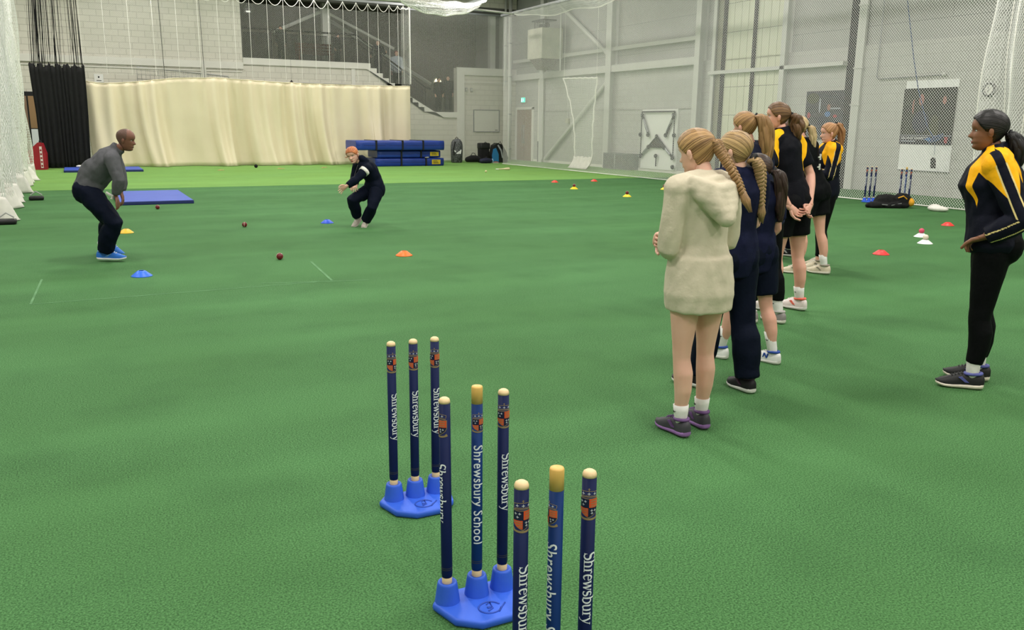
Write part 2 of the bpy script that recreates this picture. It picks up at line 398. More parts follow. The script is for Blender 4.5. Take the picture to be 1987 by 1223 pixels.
#--MARK-ROOM--
# ------------------------------------------------------------------ nets and curtains
def strand_mesh(mb, paths, r):
    """thin three-sided twine along each path"""
    for pts in paths:
        n = len(pts); vs = []; fs = []
        P = np.array(pts, float)
        T = np.gradient(P, axis=0); T /= (np.linalg.norm(T, axis=1)[:, None] + 1e-9)
        ref = np.array((.31, .22, .92)); a = np.cross(T, ref); a /= (np.linalg.norm(a, axis=1)[:, None] + 1e-9); b = np.cross(T, a)
        base = len(mb.v)
        for k in range(3):
            an = 2 * PI * k / 3; ring = P + a * r * math.cos(an) + b * r * math.sin(an)
            vs.append(ring)
        V = np.stack(vs, 1).reshape(-1, 3)
        mb.v.extend(map(tuple, V))
        for i in range(n - 1):
            for k in range(3):
                k2 = (k + 1) % 3; mb.f.append((base + i * 3 + k, base + i * 3 + k2, base + i * 3 + 3 + k2, base + i * 3 + 3 + k)); mb.m.append(0)
def diamond(u0, u1, z0, z1, cell):
    """diagonal lines ((u,z),(u,z)) of a diamond mesh clipped to the rectangle"""
    h = z1 - z0; L = []
    k = u0 - h
    while k < u1:
        for sg in (1, -1):
            # u = k + (z-z0) or its mirror
            a, b = max(k, u0), min(k + h, u1)
            if b - a > .02:
                za, zb = z0 + a - k, z0 + b - k
                if sg > 0: L.append(((a, za), (b, zb)))
                else: L.append(((a, z1 - (za - z0)), (b, z1 - (zb - z0))))
        k += cell
    return L
def flat_net(fn, u0, u1, z0, z1, cell, r, seg=1):
    mb = MB(); paths = []
    for (a, za), (b, zb) in diamond(u0, u1, z0, z1, cell):
        n = max(1, int(seg * abs(b - a)) if seg > 1 else 1)
        paths.append([fn(a + (b - a) * i / n, za + (zb - za) * i / n) for i in range(n + 1)])
    strand_mesh(mb, paths, r); return mb

# right-hand net, hung on a track in front of the right wall
NX = 15.2
t = thing('side_net', 'white diamond mesh net hanging along the right wall', 'net', (0, 0, 0))
m_net_r = m_net
flat_net(lambda u, z: (NX + .05 * math.sin(u * 1.1) * (1 - z / 6), u, z), 10.4, 31.0, .03, 5.60, .062, .0024, 1).build('mesh', m_net, t, fix=False)['kind'] = 'stuff'
MB().tube([(NX, y, .025) for y in np.linspace(10.4, 31.0, 30)], .014, seg=6).build('bottom_rope', m_rope, t)
MB().box(NX - .03, NX + .03, 6, 31.2, 5.62, 5.70).build('track', m_galv, t)
# sagging slack of the net, tied up under its track
mb = MB(); paths = []
def sag(u, v):      # u along Y, v around a hanging loop
    s_ = math.sin(PI * min(1, max(0, (u - 21.0) / 9.2))) ** .5
    return (NX - .05 + .33 * math.sin(v * PI) * s_ * 1.2 + .02 * math.sin(u * 9), u, 5.66 - (.32 + .06 * math.sin(u * 2.1)) * s_ * math.sin(v * PI / 1.0) ** .7 + .0)
for k in range(14): paths.append([sag(u, k / 13) for u in np.linspace(21.0, 30.2, 60)])
for u in np.linspace(21.1, 30.1, 130): paths.append([sag(u, k / 9) for k in range(10)])
strand_mesh(mb, paths, .006); o = mb.build('slack', m_net, t, fix=False); o['kind'] = 'stuff'
MB().tube([sag(u, .5) for u in np.linspace(21.0, 30.2, 50)], .02, seg=6).build('gather_rope', m_rope, t)

# gathered net bundles (left edge and right edge of the hall)
def bundle(y0, y1, z0, z1, x, amp, pitch, cell, r, flare, nseg):
    """net pushed together into folds; u runs along the cloth"""
    L = (y1 - y0) * 3.2
    def pos(u, z):
        s_ = u / L; y = y0 + (y1 - y0) * s_ + .04 * math.sin(u * 3.1 + z)
        tri = math.sin(2 * PI * s_ * (y1 - y0) / pitch + .35 * math.sin(z * 1.3 + s_ * 9))
        f = 1 + flare * max(0, 1 - z / z1)
        return (x + amp * f * tri + .05 * math.sin(z * 2 + u), y, z)
    paths = []
    for (a, za), (b, zb) in diamond(0, L, z0, z1, cell):
        n = max(2, int(nseg * abs(b - a)))
        paths.append([pos(a + (b - a) * i / n, za + (zb - za) * i / n) for i in range(n + 1)])
    mb = MB(); strand_mesh(mb, paths, r)
    edges = [[pos(u, z) for z in np.linspace(z0, z1, 30)] for u in np.linspace(0, L, 9)]
    return mb, edges, pos, L
t = thing('gathered_net', 'white net bunched in folds along the left side', 'net', (0, 0, 0))
mb, edges, pos, L = bundle(14.9, 27.0, .12, 6.6, -1.28, .17, 1.15, .13, .0038, .35, 7)
o = mb.build('mesh', m_net, t, fix=False); o['kind'] = 'stuff'
for e in edges: MB().tube(e, .011, seg=5).build('edge_rope', m_rope, t)
# white cloth skirt
mb = MB(); nu, nv = 120, 8; vs = []
for i in range(nu):
    u = L * i / (nu - 1)
    for j in range(nv):
        q = pos(u, .5 * j / (nv - 1)); s_ = 1 - j / (nv - 1)
        vs.append((q[0] + .12 * s_ * (1 + .5 * math.sin(u * 2.3)), q[1] + .1 * s_ * math.sin(u * 1.7), .012 + .36 * (j / (nv - 1)) ** 1.2 + .02 * math.sin(u * 4 + j)* (j > 0)))
fs = [(i * nv + j, (i + 1) * nv + j, (i + 1) * nv + j + 1, i * nv + j + 1) for i in range(nu - 1) for j in range(nv - 1)]
mb.add(vs, fs).build('skirt', mat('white cloth', (226, 222, 214), .8, noise=(5, .3)), t, smooth=True, solid=.006)
for (x, y) in ((-1.0, 14.75), (-.75, 19.1)):
    q = thing('net_weight', 'black weight at the near end of the left net' if y < 16 else 'black weight halfway along the left net', 'weight', (x, y, 0))
    MB().bbox(-.13, .13, -.1, .1, 0, .08, .03).build('sandbag', m_black, q, smooth=True)
    MB().tube([(-.1, 0, .1), (0, 0, .17), (.1, 0, .1)], .012, seg=6).build('strap', mat('grey strap', (170, 170, 168), .7), q)
t = thing('gathered_net', 'white net bunched in folds at the right edge near the wall clock', 'net', (0, 0, 0))
mb, edges, pos, L2 = bundle(8.6, 10.5, .1, 5.6, 15.05, .13, .5, .085, .0036, .3, 9)
o = mb.build('mesh', m_net, t, fix=False); o['kind'] = 'stuff'
for e in edges: MB().tube(e, .009, seg=5).build('edge_rope', m_rope, t)
mb = MB(); vs = []
for i in range(60):
    u = L2 * i / 59
    for j in range(5):
        q = pos(u, .2); vs.append((q[0] + (.25 - .3 * j / 4) , q[1] - .02 * j, .012 + .16 * math.sin(PI * j / 4) * (.6 + .4 * math.sin(u * 3))))
mb.add(vs, [(i * 5 + j, (i + 1) * 5 + j, (i + 1) * 5 + j + 1, i * 5 + j + 1) for i in range(59) for j in range(4)]).build('skirt', MATS['white cloth'], t, smooth=True, solid=.006)

# end net with its cream screen
CY = 32.2
ctop = [(.45, 2.82), (.61, 2.76), (1.03, 2.72), (1.98, 2.80), (3.29, 2.97), (4.64, 3.02), (6.04, 2.96), (7.88, 2.91), (9.83, 2.91), (11.80, 2.94)]
def ztop(x): return float(np.interp(x, [p[0] for p in ctop], [p[1] for p in ctop]))
def fold(x, s_):
    ph = 1.6 * math.sin(x * .9) + .9 * math.sin(x * 2.3 + 1)
    pl = math.sin(x * 13.0 + ph * 1.7) * (1 - .35 * s_) * .06
    f = math.sin(x * 4.1 + ph); g = math.sin(x * 7.7 + 2.1 * ph + .7 * s_)
    return pl + (.075 + .14 * s_) * (abs(f) ** .7 * math.copysign(1, f)) + .065 * g * (.4 + .6 * s_) - .20 * s_ ** 4 * (1 + .5 * math.sin(x * 3.1))
m_cream = mat('cream curtain cloth', (220, 208, 180), .55, noise=(.8, .5), rgb2=(206, 194, 164), bump=(7, .35))
t = thing('sight_screen_curtain', 'long cream curtain hanging across the far end of the hall', 'curtain', (0, 0, 0))
nu, nv = 560, 22; vs = []
for i in range(nu):
    x = .45 + 11.35 * i / (nu - 1); zt = ztop(x) + .012 * math.sin(x * 21)
    for j in range(nv):
        s_ = 1 - j / (nv - 1); z = .015 + (zt - .015) * (j / (nv - 1))
        sway = .10 * s_ ** 2 * math.sin(x * 3.3 + .6) + .3 * s_ ** 2.2 * (1 if x < 10.2 else .5)
        vs.append((x + sway * .8 * min(1, (11.8 - x) / 1.0) * min(1, (x - .2) / .8), CY + fold(x, s_), z))
MB().add(vs, [(i * nv + j, (i + 1) * nv + j, (i + 1) * nv + j + 1, i * nv + j + 1) for i in range(nu - 1) for j in range(nv - 1)]).build('cloth', m_cream, t, smooth=True, solid=.008)
MB().tube([(x, CY + fold(x, 0), ztop(x) + .01) for x in np.linspace(.45, 11.8, 200)], .018, seg=6).build('hem_tape', mat('cream tape', (214, 204, 172), .7), t)
t = thing('end_net', 'white net with scalloped top hanging above the cream curtain', 'net', (0, 0, 0))
paths = flat_net(lambda u, z: (u, CY + .02 * math.sin(u * 3), z), .5, 11.8, 3.02, 5.6, .06, .0018)
o = paths.build('mesh', m_net, t, fix=False); o['kind'] = 'stuff'
tapes = [.5, 1.2, 1.95, 2.7, 3.45, 4.15, 4.8, 5.35, 5.88, 6.49, 7.06, 7.65, 8.17, 8.68, 9.23, 9.73, 10.18, 10.56, 11.0, 11.34, 11.56, 11.78]
for i, x in enumerate(tapes):
    MB().tube([(x, CY, 3.03), (x, CY, 5.88)], .006, seg=5).build('tape', m_rope, t)
    if i:
        x0 = tapes[i - 1]; d = .30 * min(1, (x - x0) / .5)
        MB().tube([(x0 + (x - x0) * k / 10, CY, 5.88 - d * (1 - (2 * k / 10 - 1) ** 2)) for k in range(11)], .010, seg=5).build('scallop_rope', m_rope, t)
MB().tube([(11.82, CY, 3.03), (11.82, CY, 5.9)], .016, seg=6).build('edge_rope', m_rope, t)
MB().box(.3, 14.9, CY - .03, CY + .03, 5.9, 5.98).build('track', m_galv, t)
t = thing('end_net', 'white net covering the stair opening right of the cream curtain', 'net', (0, 0, 0))
o = flat_net(lambda u, z: (u, 33.3, z), 11.85, 16.6, .02, 5.9, .06, .0030).build('mesh', m_net, t, fix=False); o['kind'] = 'stuff'
MB().tube([(16.6, 33.3, 0.02), (16.6, 33.3, 5.9)], .012, seg=6).build('edge_rope', m_rope, t)
MB().box(11.85, 16.7, 33.27, 33.33, 5.9, 5.96).build('track', m_galv, t)
# rolled-up cross net
t = thing('rolled_net', 'white net rolled up in a sagging bundle under the ceiling track', 'net', (0, 0, 0))
def sag2(u, v):
    s_ = math.sin(PI * min(1, max(0, (u - 10.6) / 3.2))) ** .6
    return (u, 30.0 + .3 * math.sin(v * 2 * PI) * s_, 5.86 - .5 * s_ * math.sin(v * PI) + .02 * math.sin(u * 8))
mb = MB(); paths = []
for k in range(16): paths.append([sag2(u, k / 15) for u in np.linspace(10.6, 13.8, 30)])
for u in np.linspace(10.7, 13.7, 60): paths.append([sag2(u, k / 11) for k in range(12)])
strand_mesh(mb, paths, .008); o = mb.build('mesh', m_net, t, fix=False); o['kind'] = 'stuff'
MB().tube([(8.6, 30, 5.72), (11, 30, 5.75), (15.08, 30, 5.60)], .035, seg=8).build('track_pipe', m_steel, t)
MB().tube([sag2(u, .5) for u in np.linspace(10.6, 13.8, 30)], .02, seg=6).build('gather_rope', m_rope, t)

# black drape with black net ropes above
t = thing('black_drape', 'black curtain hanging from black net cords left of the cream curtain', 'curtain', (0, 0, 0))
nu, nv = 110, 16; vs = []; BY = 31.6
for i in range(nu):
    s_ = i / (nu - 1); top = 3.24 + .05 * math.sin(s_ * 40) + .03 * math.sin(s_ * 93)
    for j in range(nv):
        q = j / (nv - 1); xl = -1.05 + .05 * min(1, (1 - q) * 2.2); xr = .52 - .07 * (1 - q)
        vs.append((xl + (xr - xl) * s_ + .012 * math.sin(q * 5 + s_ * 30), BY + .03 * math.sin(s_ * 75 + 2 * math.sin(s_ * 11)) * (.5 + .5 * (1 - q)), .02 + (top - .02) * q))
MB().add(vs, [(i * nv + j, (i + 1) * nv + j, (i + 1) * nv + j + 1, i * nv + j + 1) for i in range(nu - 1) for j in range(nv - 1)]).build('cloth', m_blackcloth, t, smooth=True, solid=.01)
for k in range(46):
    s_ = random.random(); x0 = -1.0 + 1.5 * s_; x1 = -.82 + 1.3 * s_ + random.uniform(-.06, .06)
    MB().tube([(x0, BY, 3.2), (x0 * .6 + x1 * .4 + random.uniform(-.03, .03), BY + random.uniform(-.05, .05), 4.4), (x1, BY, 6.3)], random.uniform(.004, .013), seg=5).build('net_cord', m_blackcloth, t)
MB().box(-1.3, 1.0, BY - .03, BY + .03, 6.3, 6.38).build('track', m_galv, t)
#--MARK-NETS--
# ------------------------------------------------------------------ fittings on the walls
# balcony railing
t = thing('balcony_railing', 'dark railing along the balcony and down the stairs', 'railing', (0, 35.42, 0))
m_rail = mat('dark railing steel', (26, 23, 22), .5, metal=.2)
MB().tube([(6.1, 0, 5.08), (10.68, 0, 5.06), (13.68, 0, 3.06), (13.9, 0, 3.02)], .036, seg=8).build('handrail', m_rail, t)
for x in (6.12, 7.25, 8.4, 9.55, 10.68): MB().tube([(x, 0, 3.93), (x, 0, 5.06)], .024, seg=6).build('post', m_rail, t)
for x in (11.6, 12.6, 13.66):
    z = 5.06 - (x - 10.68) * (2.0 / 3.0); MB().tube([(x, 0, z - 1.1), (x, 0, z)], .02, seg=6).build('post', m_rail, t)
mb = MB()
for a, b in ((6.2, 7.17), (7.33, 8.32), (8.48, 9.47), (9.63, 10.6)):
    for z in (4.0, 4.93): mb.tube([(a, 0, z), (b, 0, z)], .014, seg=5)
    for x in np.arange(a, b + .01, .04): mb.tube([(x, 0, 4.0), (x, 0, 4.93)], .0125, seg=4)
o = mb.build('infill', m_rail, t); o['kind'] = 'stuff'
mb = MB()
for x in np.arange(10.75, 13.6, .05):
    z = 5.06 - (x - 10.68) * (2.0 / 3.0); mb.tube([(x, 0, z - 1.0), (x, 0, z - .13)], .011, seg=4)
for dz in (.13, .30, 1.0): mb.tube([(10.68, 0, 5.06 - dz), (13.66, 0, 3.07 - dz)], .013, seg=5)
o = mb.build('stair_infill', m_rail, t); o['kind'] = 'stuff'
t = thing('bench', 'brown wooden bench behind the balcony railing', 'bench', (9.15, 36.3, 3.92))
m_bw = mat('bench wood', (110, 70, 50), .6, noise=(4, .5))
for k in range(4): MB().box(-.75, .75, .16, .2, .35 + k * .12, .45 + k * .12).build('back_slat', m_bw, t)
MB().box(-.75, .75, -.25, .15, .36, .42).build('seat', m_bw, t)
for x in (-.68, .68): MB().box(x - .04, x + .04, -.22, .2, 0, .36).build('leg', m_bw, t)
t = thing('bulkhead_lamp', 'round glowing lamp on the wall behind the stair landing', 'lamp', (15.75, 39.25, 3.5))
MB().lathe([(.2, 0), (.2, .05), (.17, .06)], seg=24).build('rim', m_white, t).rotation_euler = (PI / 2, 0, 0)
MB().lathe([(.165, .03), (.15, .08), (.09, .12), (0, .13)], seg=24).build('diffuser', mat('warm lamp glass', (255, 238, 170), .4, emit=6.0), t, smooth=True).rotation_euler = (PI / 2, 0, 0)
# notice frame on end wall, switches, small sign
t = thing('notice_board', 'blank framed white board on the end wall', 'board', (16.35, YB, 1.23))
MB().box(-.6, .6, -.035, -.01, .02, .92).build('panel', mat('board face', (216, 214, 204), .4), t)
mb = MB()
for a in ((-.63, .63, .92, .95), (-.63, .63, -.01, .02), (-.63, -.6, .02, .92), (.6, .63, .02, .92)): mb.box(a[0], a[1], -.05, -.005, a[2], a[3])
mb.build('frame', m_galv, t)
MB().box(.42, .55, -.04, -.035, .06, .09).build('plate', m_darkmetal, t)
for x in (15.38, 15.62):
    q = thing('wall_switch', 'small grey switch box on the end wall, %s of two' % ('left' if x < 15.5 else 'right'), 'switch', (x, YB - .02, 2.93), 0, 'switch boxes on end wall')
    MB().bbox(-.05, .05, -.04, .02, 0, .16, .008).build('box', mat('switch grey', (168, 168, 164), .5), q); MB().box(-.02, .02, -.05, -.04, .05, .11).build('rocker', m_white, q)
t = thing('wall_sign', 'small white paper sign above the cream curtain', 'sign', (1.0, YB - .01, 2.88))
MB().box(-.15, .15, -.012, 0, 0, .29).build('sheet', mat('sign paper', (230, 230, 226), .6), t); MB().lathe([(.03, 0), (.03, .004), (0, .005)], seg=12).build('mark', m_dark, t).location = (0, -.012, .18)
[o for o in t.children if o.name.startswith('mark')][0].rotation_euler = (PI / 2, 0, 0)
MB().box(-.08, .08, -.014, -.011, .05, .07).build('print', m_dark, t)
t = thing('wire_cage', 'faint wire hatch frame on the end wall above the curtain', 'frame', (2.28, YB - .02, 2.6))
mb = MB(); mb.tube([(0, 0, 0), (0, 0, .86), (3.2, 0, .64), (3.2, 0, 0)], .014, seg=5); mb.build('frame', m_galv, t)
mb = MB()
for k in range(1, 22): mb.tube([(k * .146, 0, 0), (k * .146, 0, .86 - k * .01)], .004, seg=4)
for k in range(1, 6): mb.tube([(0, 0, k * .15), (3.2, 0, k * .13)], .004, seg=4)
o = mb.build('wires', m_galv, t); o['kind'] = 'stuff'
for x, z, lb in ((3.2, 5.9, 'left'), (4.6, 6.0, 'right')):
    q = thing('hanging_cable', 'thin dark cable hanging down the end wall, %s one' % lb, 'cable', (x, YB - .2, 2.9))
    MB().tube([(0, 0, 0), (-.02, 0, 1.5), (-.06, 0, 4.7)], .011, seg=5).build('cable', m_darkmetal, q); MB().tube([(0, 0, -.06), (0, 0, .02)], .022, seg=6).build('plug', m_dark, q)
t = thing('pulley', 'small dark pulley dangling over the cream curtain', 'pulley', (7.3, CY + .25, 2.95))
MB().lathe([(.0, -.03), (.07, -.025), (.055, 0), (.07, .025), (0, .03)], seg=14).build('wheel', m_darkmetal, t).rotation_euler = (PI / 2, 0, 0)
MB().tube([(0, 0, .06), (0, 0, 2.95)], .004, seg=4).build('cord', m_darkmetal, t)
MB().box(-.02, .02, -.04, .04, -.02, .1).build('bracket', m_darkmetal, t)
t = thing('floodlight', 'small grey floodlight at the top of the balcony corner', 'lamp', (6.3, YB - .1, 5.55))
MB().bbox(-.12, .12, -.16, .05, 0, .22, .02).build('housing', m_darkmetal, t); MB().box(-.08, .08, -.185, -.165, .03, .09).build('lens', mat('lit lens', (230, 230, 226), .3, emit=.35), t); MB().tube([(0, .02, .2), (0, .08, .5)], .02, seg=6).build('bracket', m_darkmetal, t)

# corner pipes
t = thing('wall_pipe', 'tall white downpipe with brackets in the far corner', 'pipe', (17.35, 34.7, 0))
MB().tube([(0, 0, .0), (0, 0, 6.9)], .075, seg=14).build('pipe', m_steel, t, smooth=True)
for z in (.5, 2.0, 3.6, 5.0): MB().lathe([(.085, -.025), (.095, 0), (.085, .025)], (0, 0, z), 14).build('bracket', m_galv, t)
t = thing('wall_pipe', 'slender white pipe beside the corner downpipe', 'pipe', (17.2, 34.85, 0))
MB().tube([(0, 0, 3.2), (0, 0, 6.9)], .05, seg=10).build('pipe', m_steel, t, smooth=True)
for z in (3.4, 4.9): MB().lathe([(.058, -.02), (.065, 0), (.058, .02)], (0, 0, z), 12).build('bracket', m_galv, t)
t = thing('fire_exit_sign', 'glowing green exit sign above the wooden door', 'sign', (XR - .02, 34.14, 2.5))
MB().box(-.05, 0, -.2, .2, 0, .22).build('housing', m_white, t)
MB().box(-.056, -.05, -.19, .19, .01, .21).build('face', mat('exit green', (40, 190, 165), .4, emit=1.6), t)
mg = mat('exit pictogram', (235, 255, 250), .4, emit=2.0)
mb = MB(); mb.ell((-.06, .1, .17), (.004, .02, .02)); mb.tube([(-.06, .1, .15), (-.06, .115, .09), (-.06, .15, .04)], .012, seg=5); mb.tube([(-.06, .115, .09), (-.06, .07, .05)], .011, seg=5); mb.tube([(-.06, .15, .13), (-.06, .06, .12)], .008, seg=5)
mb.build('running_figure', mg, t)
MB().prism([(-.05, .17), (-.03, .17), (-.03, .09), (-.01, .09), (-.04, .045), (-.07, .09), (-.05, .09)], -.062, -.058, 'x').build('arrow', mg, t)
# air heater
t = thing('air_heater', 'boxy wall heater with tapered outlet high on the right wall', 'heater', (17.1, 31.0, 3.75))
mh = mat('heater cream', (190, 188, 172), .5, noise=(3, .3))
MB().bbox(-.5, .45, -.55, .65, .35, 1.5, .02).build('cabinet', mh, t)
MB().add([(-.48, -.5, .35), (.4, -.5, .35), (.4, .5, .35), (-.48, .5, .35), (-.25, -.3, -.05), (.25, -.3, -.05), (.25, .3, -.05), (-.25, .3, -.05)], [(0, 1, 2, 3), (4, 7, 6, 5), (0, 4, 5, 1), (1, 5, 6, 2), (2, 6, 7, 3), (3, 7, 4, 0)]).build('outlet', mat('outlet mesh', (112, 104, 100), .7), t)
mb = MB()
for k in range(6): mb.tube([(-.3, -.4 + k * .16, 1.5), (-.3, -.4 + k * .16, 1.8)], .02, seg=6)
mb.box(-.4, .2, -.45, .5, 1.78, 1.83); mb.tube([(-.1, -.3, 1.62), (-.1, .35, 1.62)], .09, seg=10); mb.build('fan_motor', m_darkmetal, t)
MB().box(.3, .72, .45, .55, .5, .58).box(.3, .72, -.45, -.35, .5, .58).build('bracket', m_steel, t)
for y in (.75, -.62): MB().tube([(.3, y, -3.6 if y > 0 else -.1), (.3, y, 2.2)], .03, seg=8).build('conduit', m_steel, t)
t = thing('junction_box', 'small grey junction box on the wall right of the brace', 'box', (XR - .05, 30.3, 1.62)); MB().bbox(-.04, .05, -.12, .12, 0, .2, .01).build('box', mh, t); MB().tube([(0, 0, .2), (0, 0, 1.8)], .012, seg=6).build('conduit', m_steel, t)
t = thing('duct_outlet', 'tall dark slot vent beside the corner column', 'vent', (XR - .05, 32.6, .02)); MB().box(-.06, .05, -.09, .09, 0, .85).build('grille', m_darkmetal, t); MB().box(-.05, .05, -.11, .11, .85, 3.4).build('cover', m_white, t)

# hanging batting net frame, narrow at the foot
t = thing('hanging_net_panel', 'tall white edged net panel hanging before the diagonal brace', 'net', (0, 0, 0))
A, B, C_, D = (16.45, 28.45, 3.24), (16.45, 26.1, 3.16), (16.45, 26.3, .35), (16.45, 27.5, .35)
def edge(a, b, n, sag_): return [tuple(np.array(a) + (np.array(b) - np.array(a)) * k / n + np.array((.02 * math.sin(k * 2.1), sag_ * math.sin(PI * k / n), .012 * math.sin(k * 3.3)))) for k in range(n + 1)]
for e in (edge(A, B, 12, 0), edge(B, C_, 14, .08), edge(D, A, 14, -.3)): MB().tube(e, .028, seg=6).build('edge_tape', m_rope, t)
mb = MB(); paths = []
for k in range(1, 52):
    s_ = k / 52; z = .3 + 2.9 * s_; ya = np.interp(s_, [0, 1], [27.5, 28.4]) - .3 * math.sin(PI * s_); yb = np.interp(s_, [0, 1], [26.3, 26.1]); paths.append([(16.45, ya, z), (16.45, yb, z - .02)])
for k in range(1, 28):
    s_ = k / 28; paths.append([(16.45, 27.5 - 1.2 * s_, .3), (16.45, 28.4 - 2.3 * s_, 3.2)])
strand_mesh(mb, paths, .0035); o = mb.build('mesh', m_net, t, fix=False); o['kind'] = 'stuff'
vs = []
for i in range(40):
    y = 27.58 - 1.35 * i / 39
    for j in range(6): vs.append((16.45 + .05 * math.sin(i * 1.1) - .25 * (1 - j / 5) ** 2, y, .015 + .42 * j / 5 + .02 * math.sin(i * .8)*(j>0)))
MB().add(vs, [(i * 6 + j, (i + 1) * 6 + j, (i + 1) * 6 + j + 1, i * 6 + j + 1) for i in range(39) for j in range(5)]).build('foot_cloth', MATS['white cloth'], t, smooth=True, solid=.008)
for y in (28.4, 26.15): MB().tube([(16.45, y, 3.2), (16.45, y, 6.9)], .006, seg=4).build('support_rope', m_rope, t)

# grey vent box
t = thing('vent_box', 'low grey mesh box against the right wall', 'vent', (XR - .3, 26.1, 0))
MB().box(-.2, .28, -.78, .78, .02, .58).build('body', mat('vent grey', (104, 106, 106), .6), t)
for k in range(9): MB().box(-.215, -.2, -.76, .76, .06 + k * .056, .085 + k * .056).build('slat', mat('vent slat', (84, 86, 86), .6), t)
MB().box(-.22, -.2, -.03, .03, .02, .58).build('post', m_galv, t)
# wall frame with chrome bars
t = thing('wall_apparatus', 'white backboard with black cross bars and knobs on right wall', 'apparatus', (XR - .03, 24.15, .1))
MB().box(-.03, .03, -1.0, 1.0, 0, 2.0).build('backboard', mat('backboard white', (226, 226, 222), .5), t)
def bar(a, b, r=.03, m=m_black, nm='bar'): return MB().tube([(-.1, *a), (-.1, *b)], r, seg=8).build(nm, m, t)
bar((.92, 1.92), (-.92, 1.92), .025); bar((.92, .45), (.92, 1.92), .018); bar((-.92, .45), (-.92, 1.92), .018)
for a, b in (((.85, 1.75), (.5, 1.15)), ((-.85, 1.75), (-.5, 1.15))): bar(a, b, .04); bar((a[0] * .95, a[1] - .08), (b[0] * 1.06, b[1] + .1), .043, m_galv, 'sleeve')
for a, b in (((.92, .42), (.05, 1.05)), ((-.92, .42), (-.05, 1.05))): bar(a, b, .04); bar((a[0] * .85, a[1] + .1), (a[0] * .5, a[1] + .33), .043, m_galv, 'sleeve')
MB().prism([(.0, 1.05), (.5, .72), (-.5, .72)], -.09, -.05, 'x').build('gusset', m_darkmetal, t)
bar((0, .45), (0, .1), .02)
for y, z in ((.88, 1.8), (-.88, 1.8), (.5, 1.15), (-.5, 1.15), (.95, 1.15), (-.95, 1.15), (0, 1.1), (.92, .42), (-.92, .42), (.45, .74), (-.45, .74), (0, .45), (-.95, .12)):
    o = MB().lathe([(.075, 0), (.075, .03), (.05, .06), (.0, .065)], seg=14).build('knob', m_black, t); o.location = (-.1, y, z); o.rotation_euler = (0, -PI / 2, 0)
for y, z in ((.88, 1.8), (-.88, 1.8), (0, 1.1), (.92, .42), (-.92, .42)):
    MB().ell((-.17, y, z), (.02, .03, .03), seg=8, rows=5).build('bolt', m_galv, t)

# posters
def text_mesh(body, size, spacing=1.0, bold=0.0):
    cu = bpy.data.curves.new('t', 'FONT'); cu.body = body; cu.size = size; cu.space_character = spacing; cu.resolution_u = 3; cu.offset = bold
    o = bpy.data.objects.new('t', cu); COL.objects.link(o); dg = bpy.context.evaluated_depsgraph_get(); me = bpy.data.meshes.new_from_object(o.evaluated_get(dg))
    bpy.data.objects.remove(o); bpy.data.curves.remove(cu)
    return me
def poster(label, y0, y1, z0, z1, seed):
    t = thing('poster', label, 'poster', (XR, (y0 + y1) / 2, z0)); wd = (y1 - y0); hh = z1 - z0
    md = mat('poster ground %d' % seed, (24, 26, 24) if seed else (40, 42, 50), .35, noise=(3, .6), rgb2=(46, 54, 38) if seed else (62, 66, 80))
    MB().box(-.03, -.008, -wd / 2, wd / 2, 0, hh).build('print', md, t)
    X = -.031
    def blob(nm, m, c, r, k=0.0):
        o = MB().lathe([(1, 0), (.97, .002), (0, .0025)], seg=20).build(nm, m, t); o.scale = (r[1], r[0], 1); o.rotation_euler = (0, -PI / 2, 0)
        o.location = (X, c[0] * wd, c[1] * hh); o.rotation_euler = (k, -PI / 2, 0); return o
    return t, blob, wd, hh
ms = mat('print skin', (150, 96, 84), .4, noise=(20, .5)); mn = mat('print navy', (24, 30, 58), .4, noise=(9, .5), rgb2=(16, 20, 38)); mr = mat('print red', (150, 44, 52), .4); mblu = mat('print blue', (58, 104, 160), .4); mgy = mat('print grey', (150, 156, 168), .4); mgr = mat('print olive', (62, 66, 36), .4, noise=(8, .7), rgb2=(34, 38, 28))
t, blob, wd, hh = poster('dark cricket poster with caption strip on the right wall', 13.14, 14.52, 1.18, 2.46, 1)
blob('face', ms, (.14, .80), (.07, .13)); blob('shirt', mn, (.12, .40), (.22, .26)); blob('arm', ms, (.28, .68), (.035, .17), .9); blob('second_face', ms, (-.30, .78), (.05, .09)); blob('grass', mgr, (-.15, .3), (.12, .3)).location.x = -.0305
MB().box(-.034, -.0305, -wd / 2, wd / 2, 0, .20).build('caption_strip', mat('caption navy', (18, 22, 40), .4), t)
MB().box(-.036, -.034, -wd / 2, wd / 2, .2, .212).build('rule', mgy, t)
for word, dx in (('GEORGE', .0), ('GARRETT', .36)):
    me = text_mesh(word, .085, 1.05); me.transform(Matrix(((0, 0, 1, -.0365), (-1, 0, 0, wd / 2 - .04 - dx), (0, 1, 0, .115), (0, 0, 0, 1)))); me.materials.append(mat('print white', (226, 228, 232), .4)); o = bpy.data.objects.new('lettering', me); COL.objects.link(o); o.parent = t
MB().box(-.037, -.034, wd / 2 - .45, wd / 2 - .04, .06, .085).build('small_print', mgy, t)
MB().prism([(-.2, .12), (-.12, .17), (.02, .12), (-.12, .07)], -.037, -.034, 'x').build('badge', mblu, t); MB().box(-.037, -.034, -.6, -.52, .04, .18).build('badge', mr, t)
t = thing('wall_board', 'plain white board below the captioned poster', 'board', (XR, 13.8, .56)); MB().box(-.02, -.004, -.69, .69, .02, .615).build('panel', mat('board white', (232, 232, 230), .4), t); MB().box(-.03, -.004, -.69, .69, 0, .02).build('ledge', m_galv, t)
t = thing('wall_board', 'narrow white strip above the captioned poster', 'board', (XR, 13.8, 2.465)); MB().box(-.02, -.004, -.69, .69, 0, .17).build('panel', MATS['board white'], t); MB().box(-.024, -.004, -.69, .69, .17, .18).build('ledge', m_white, t)
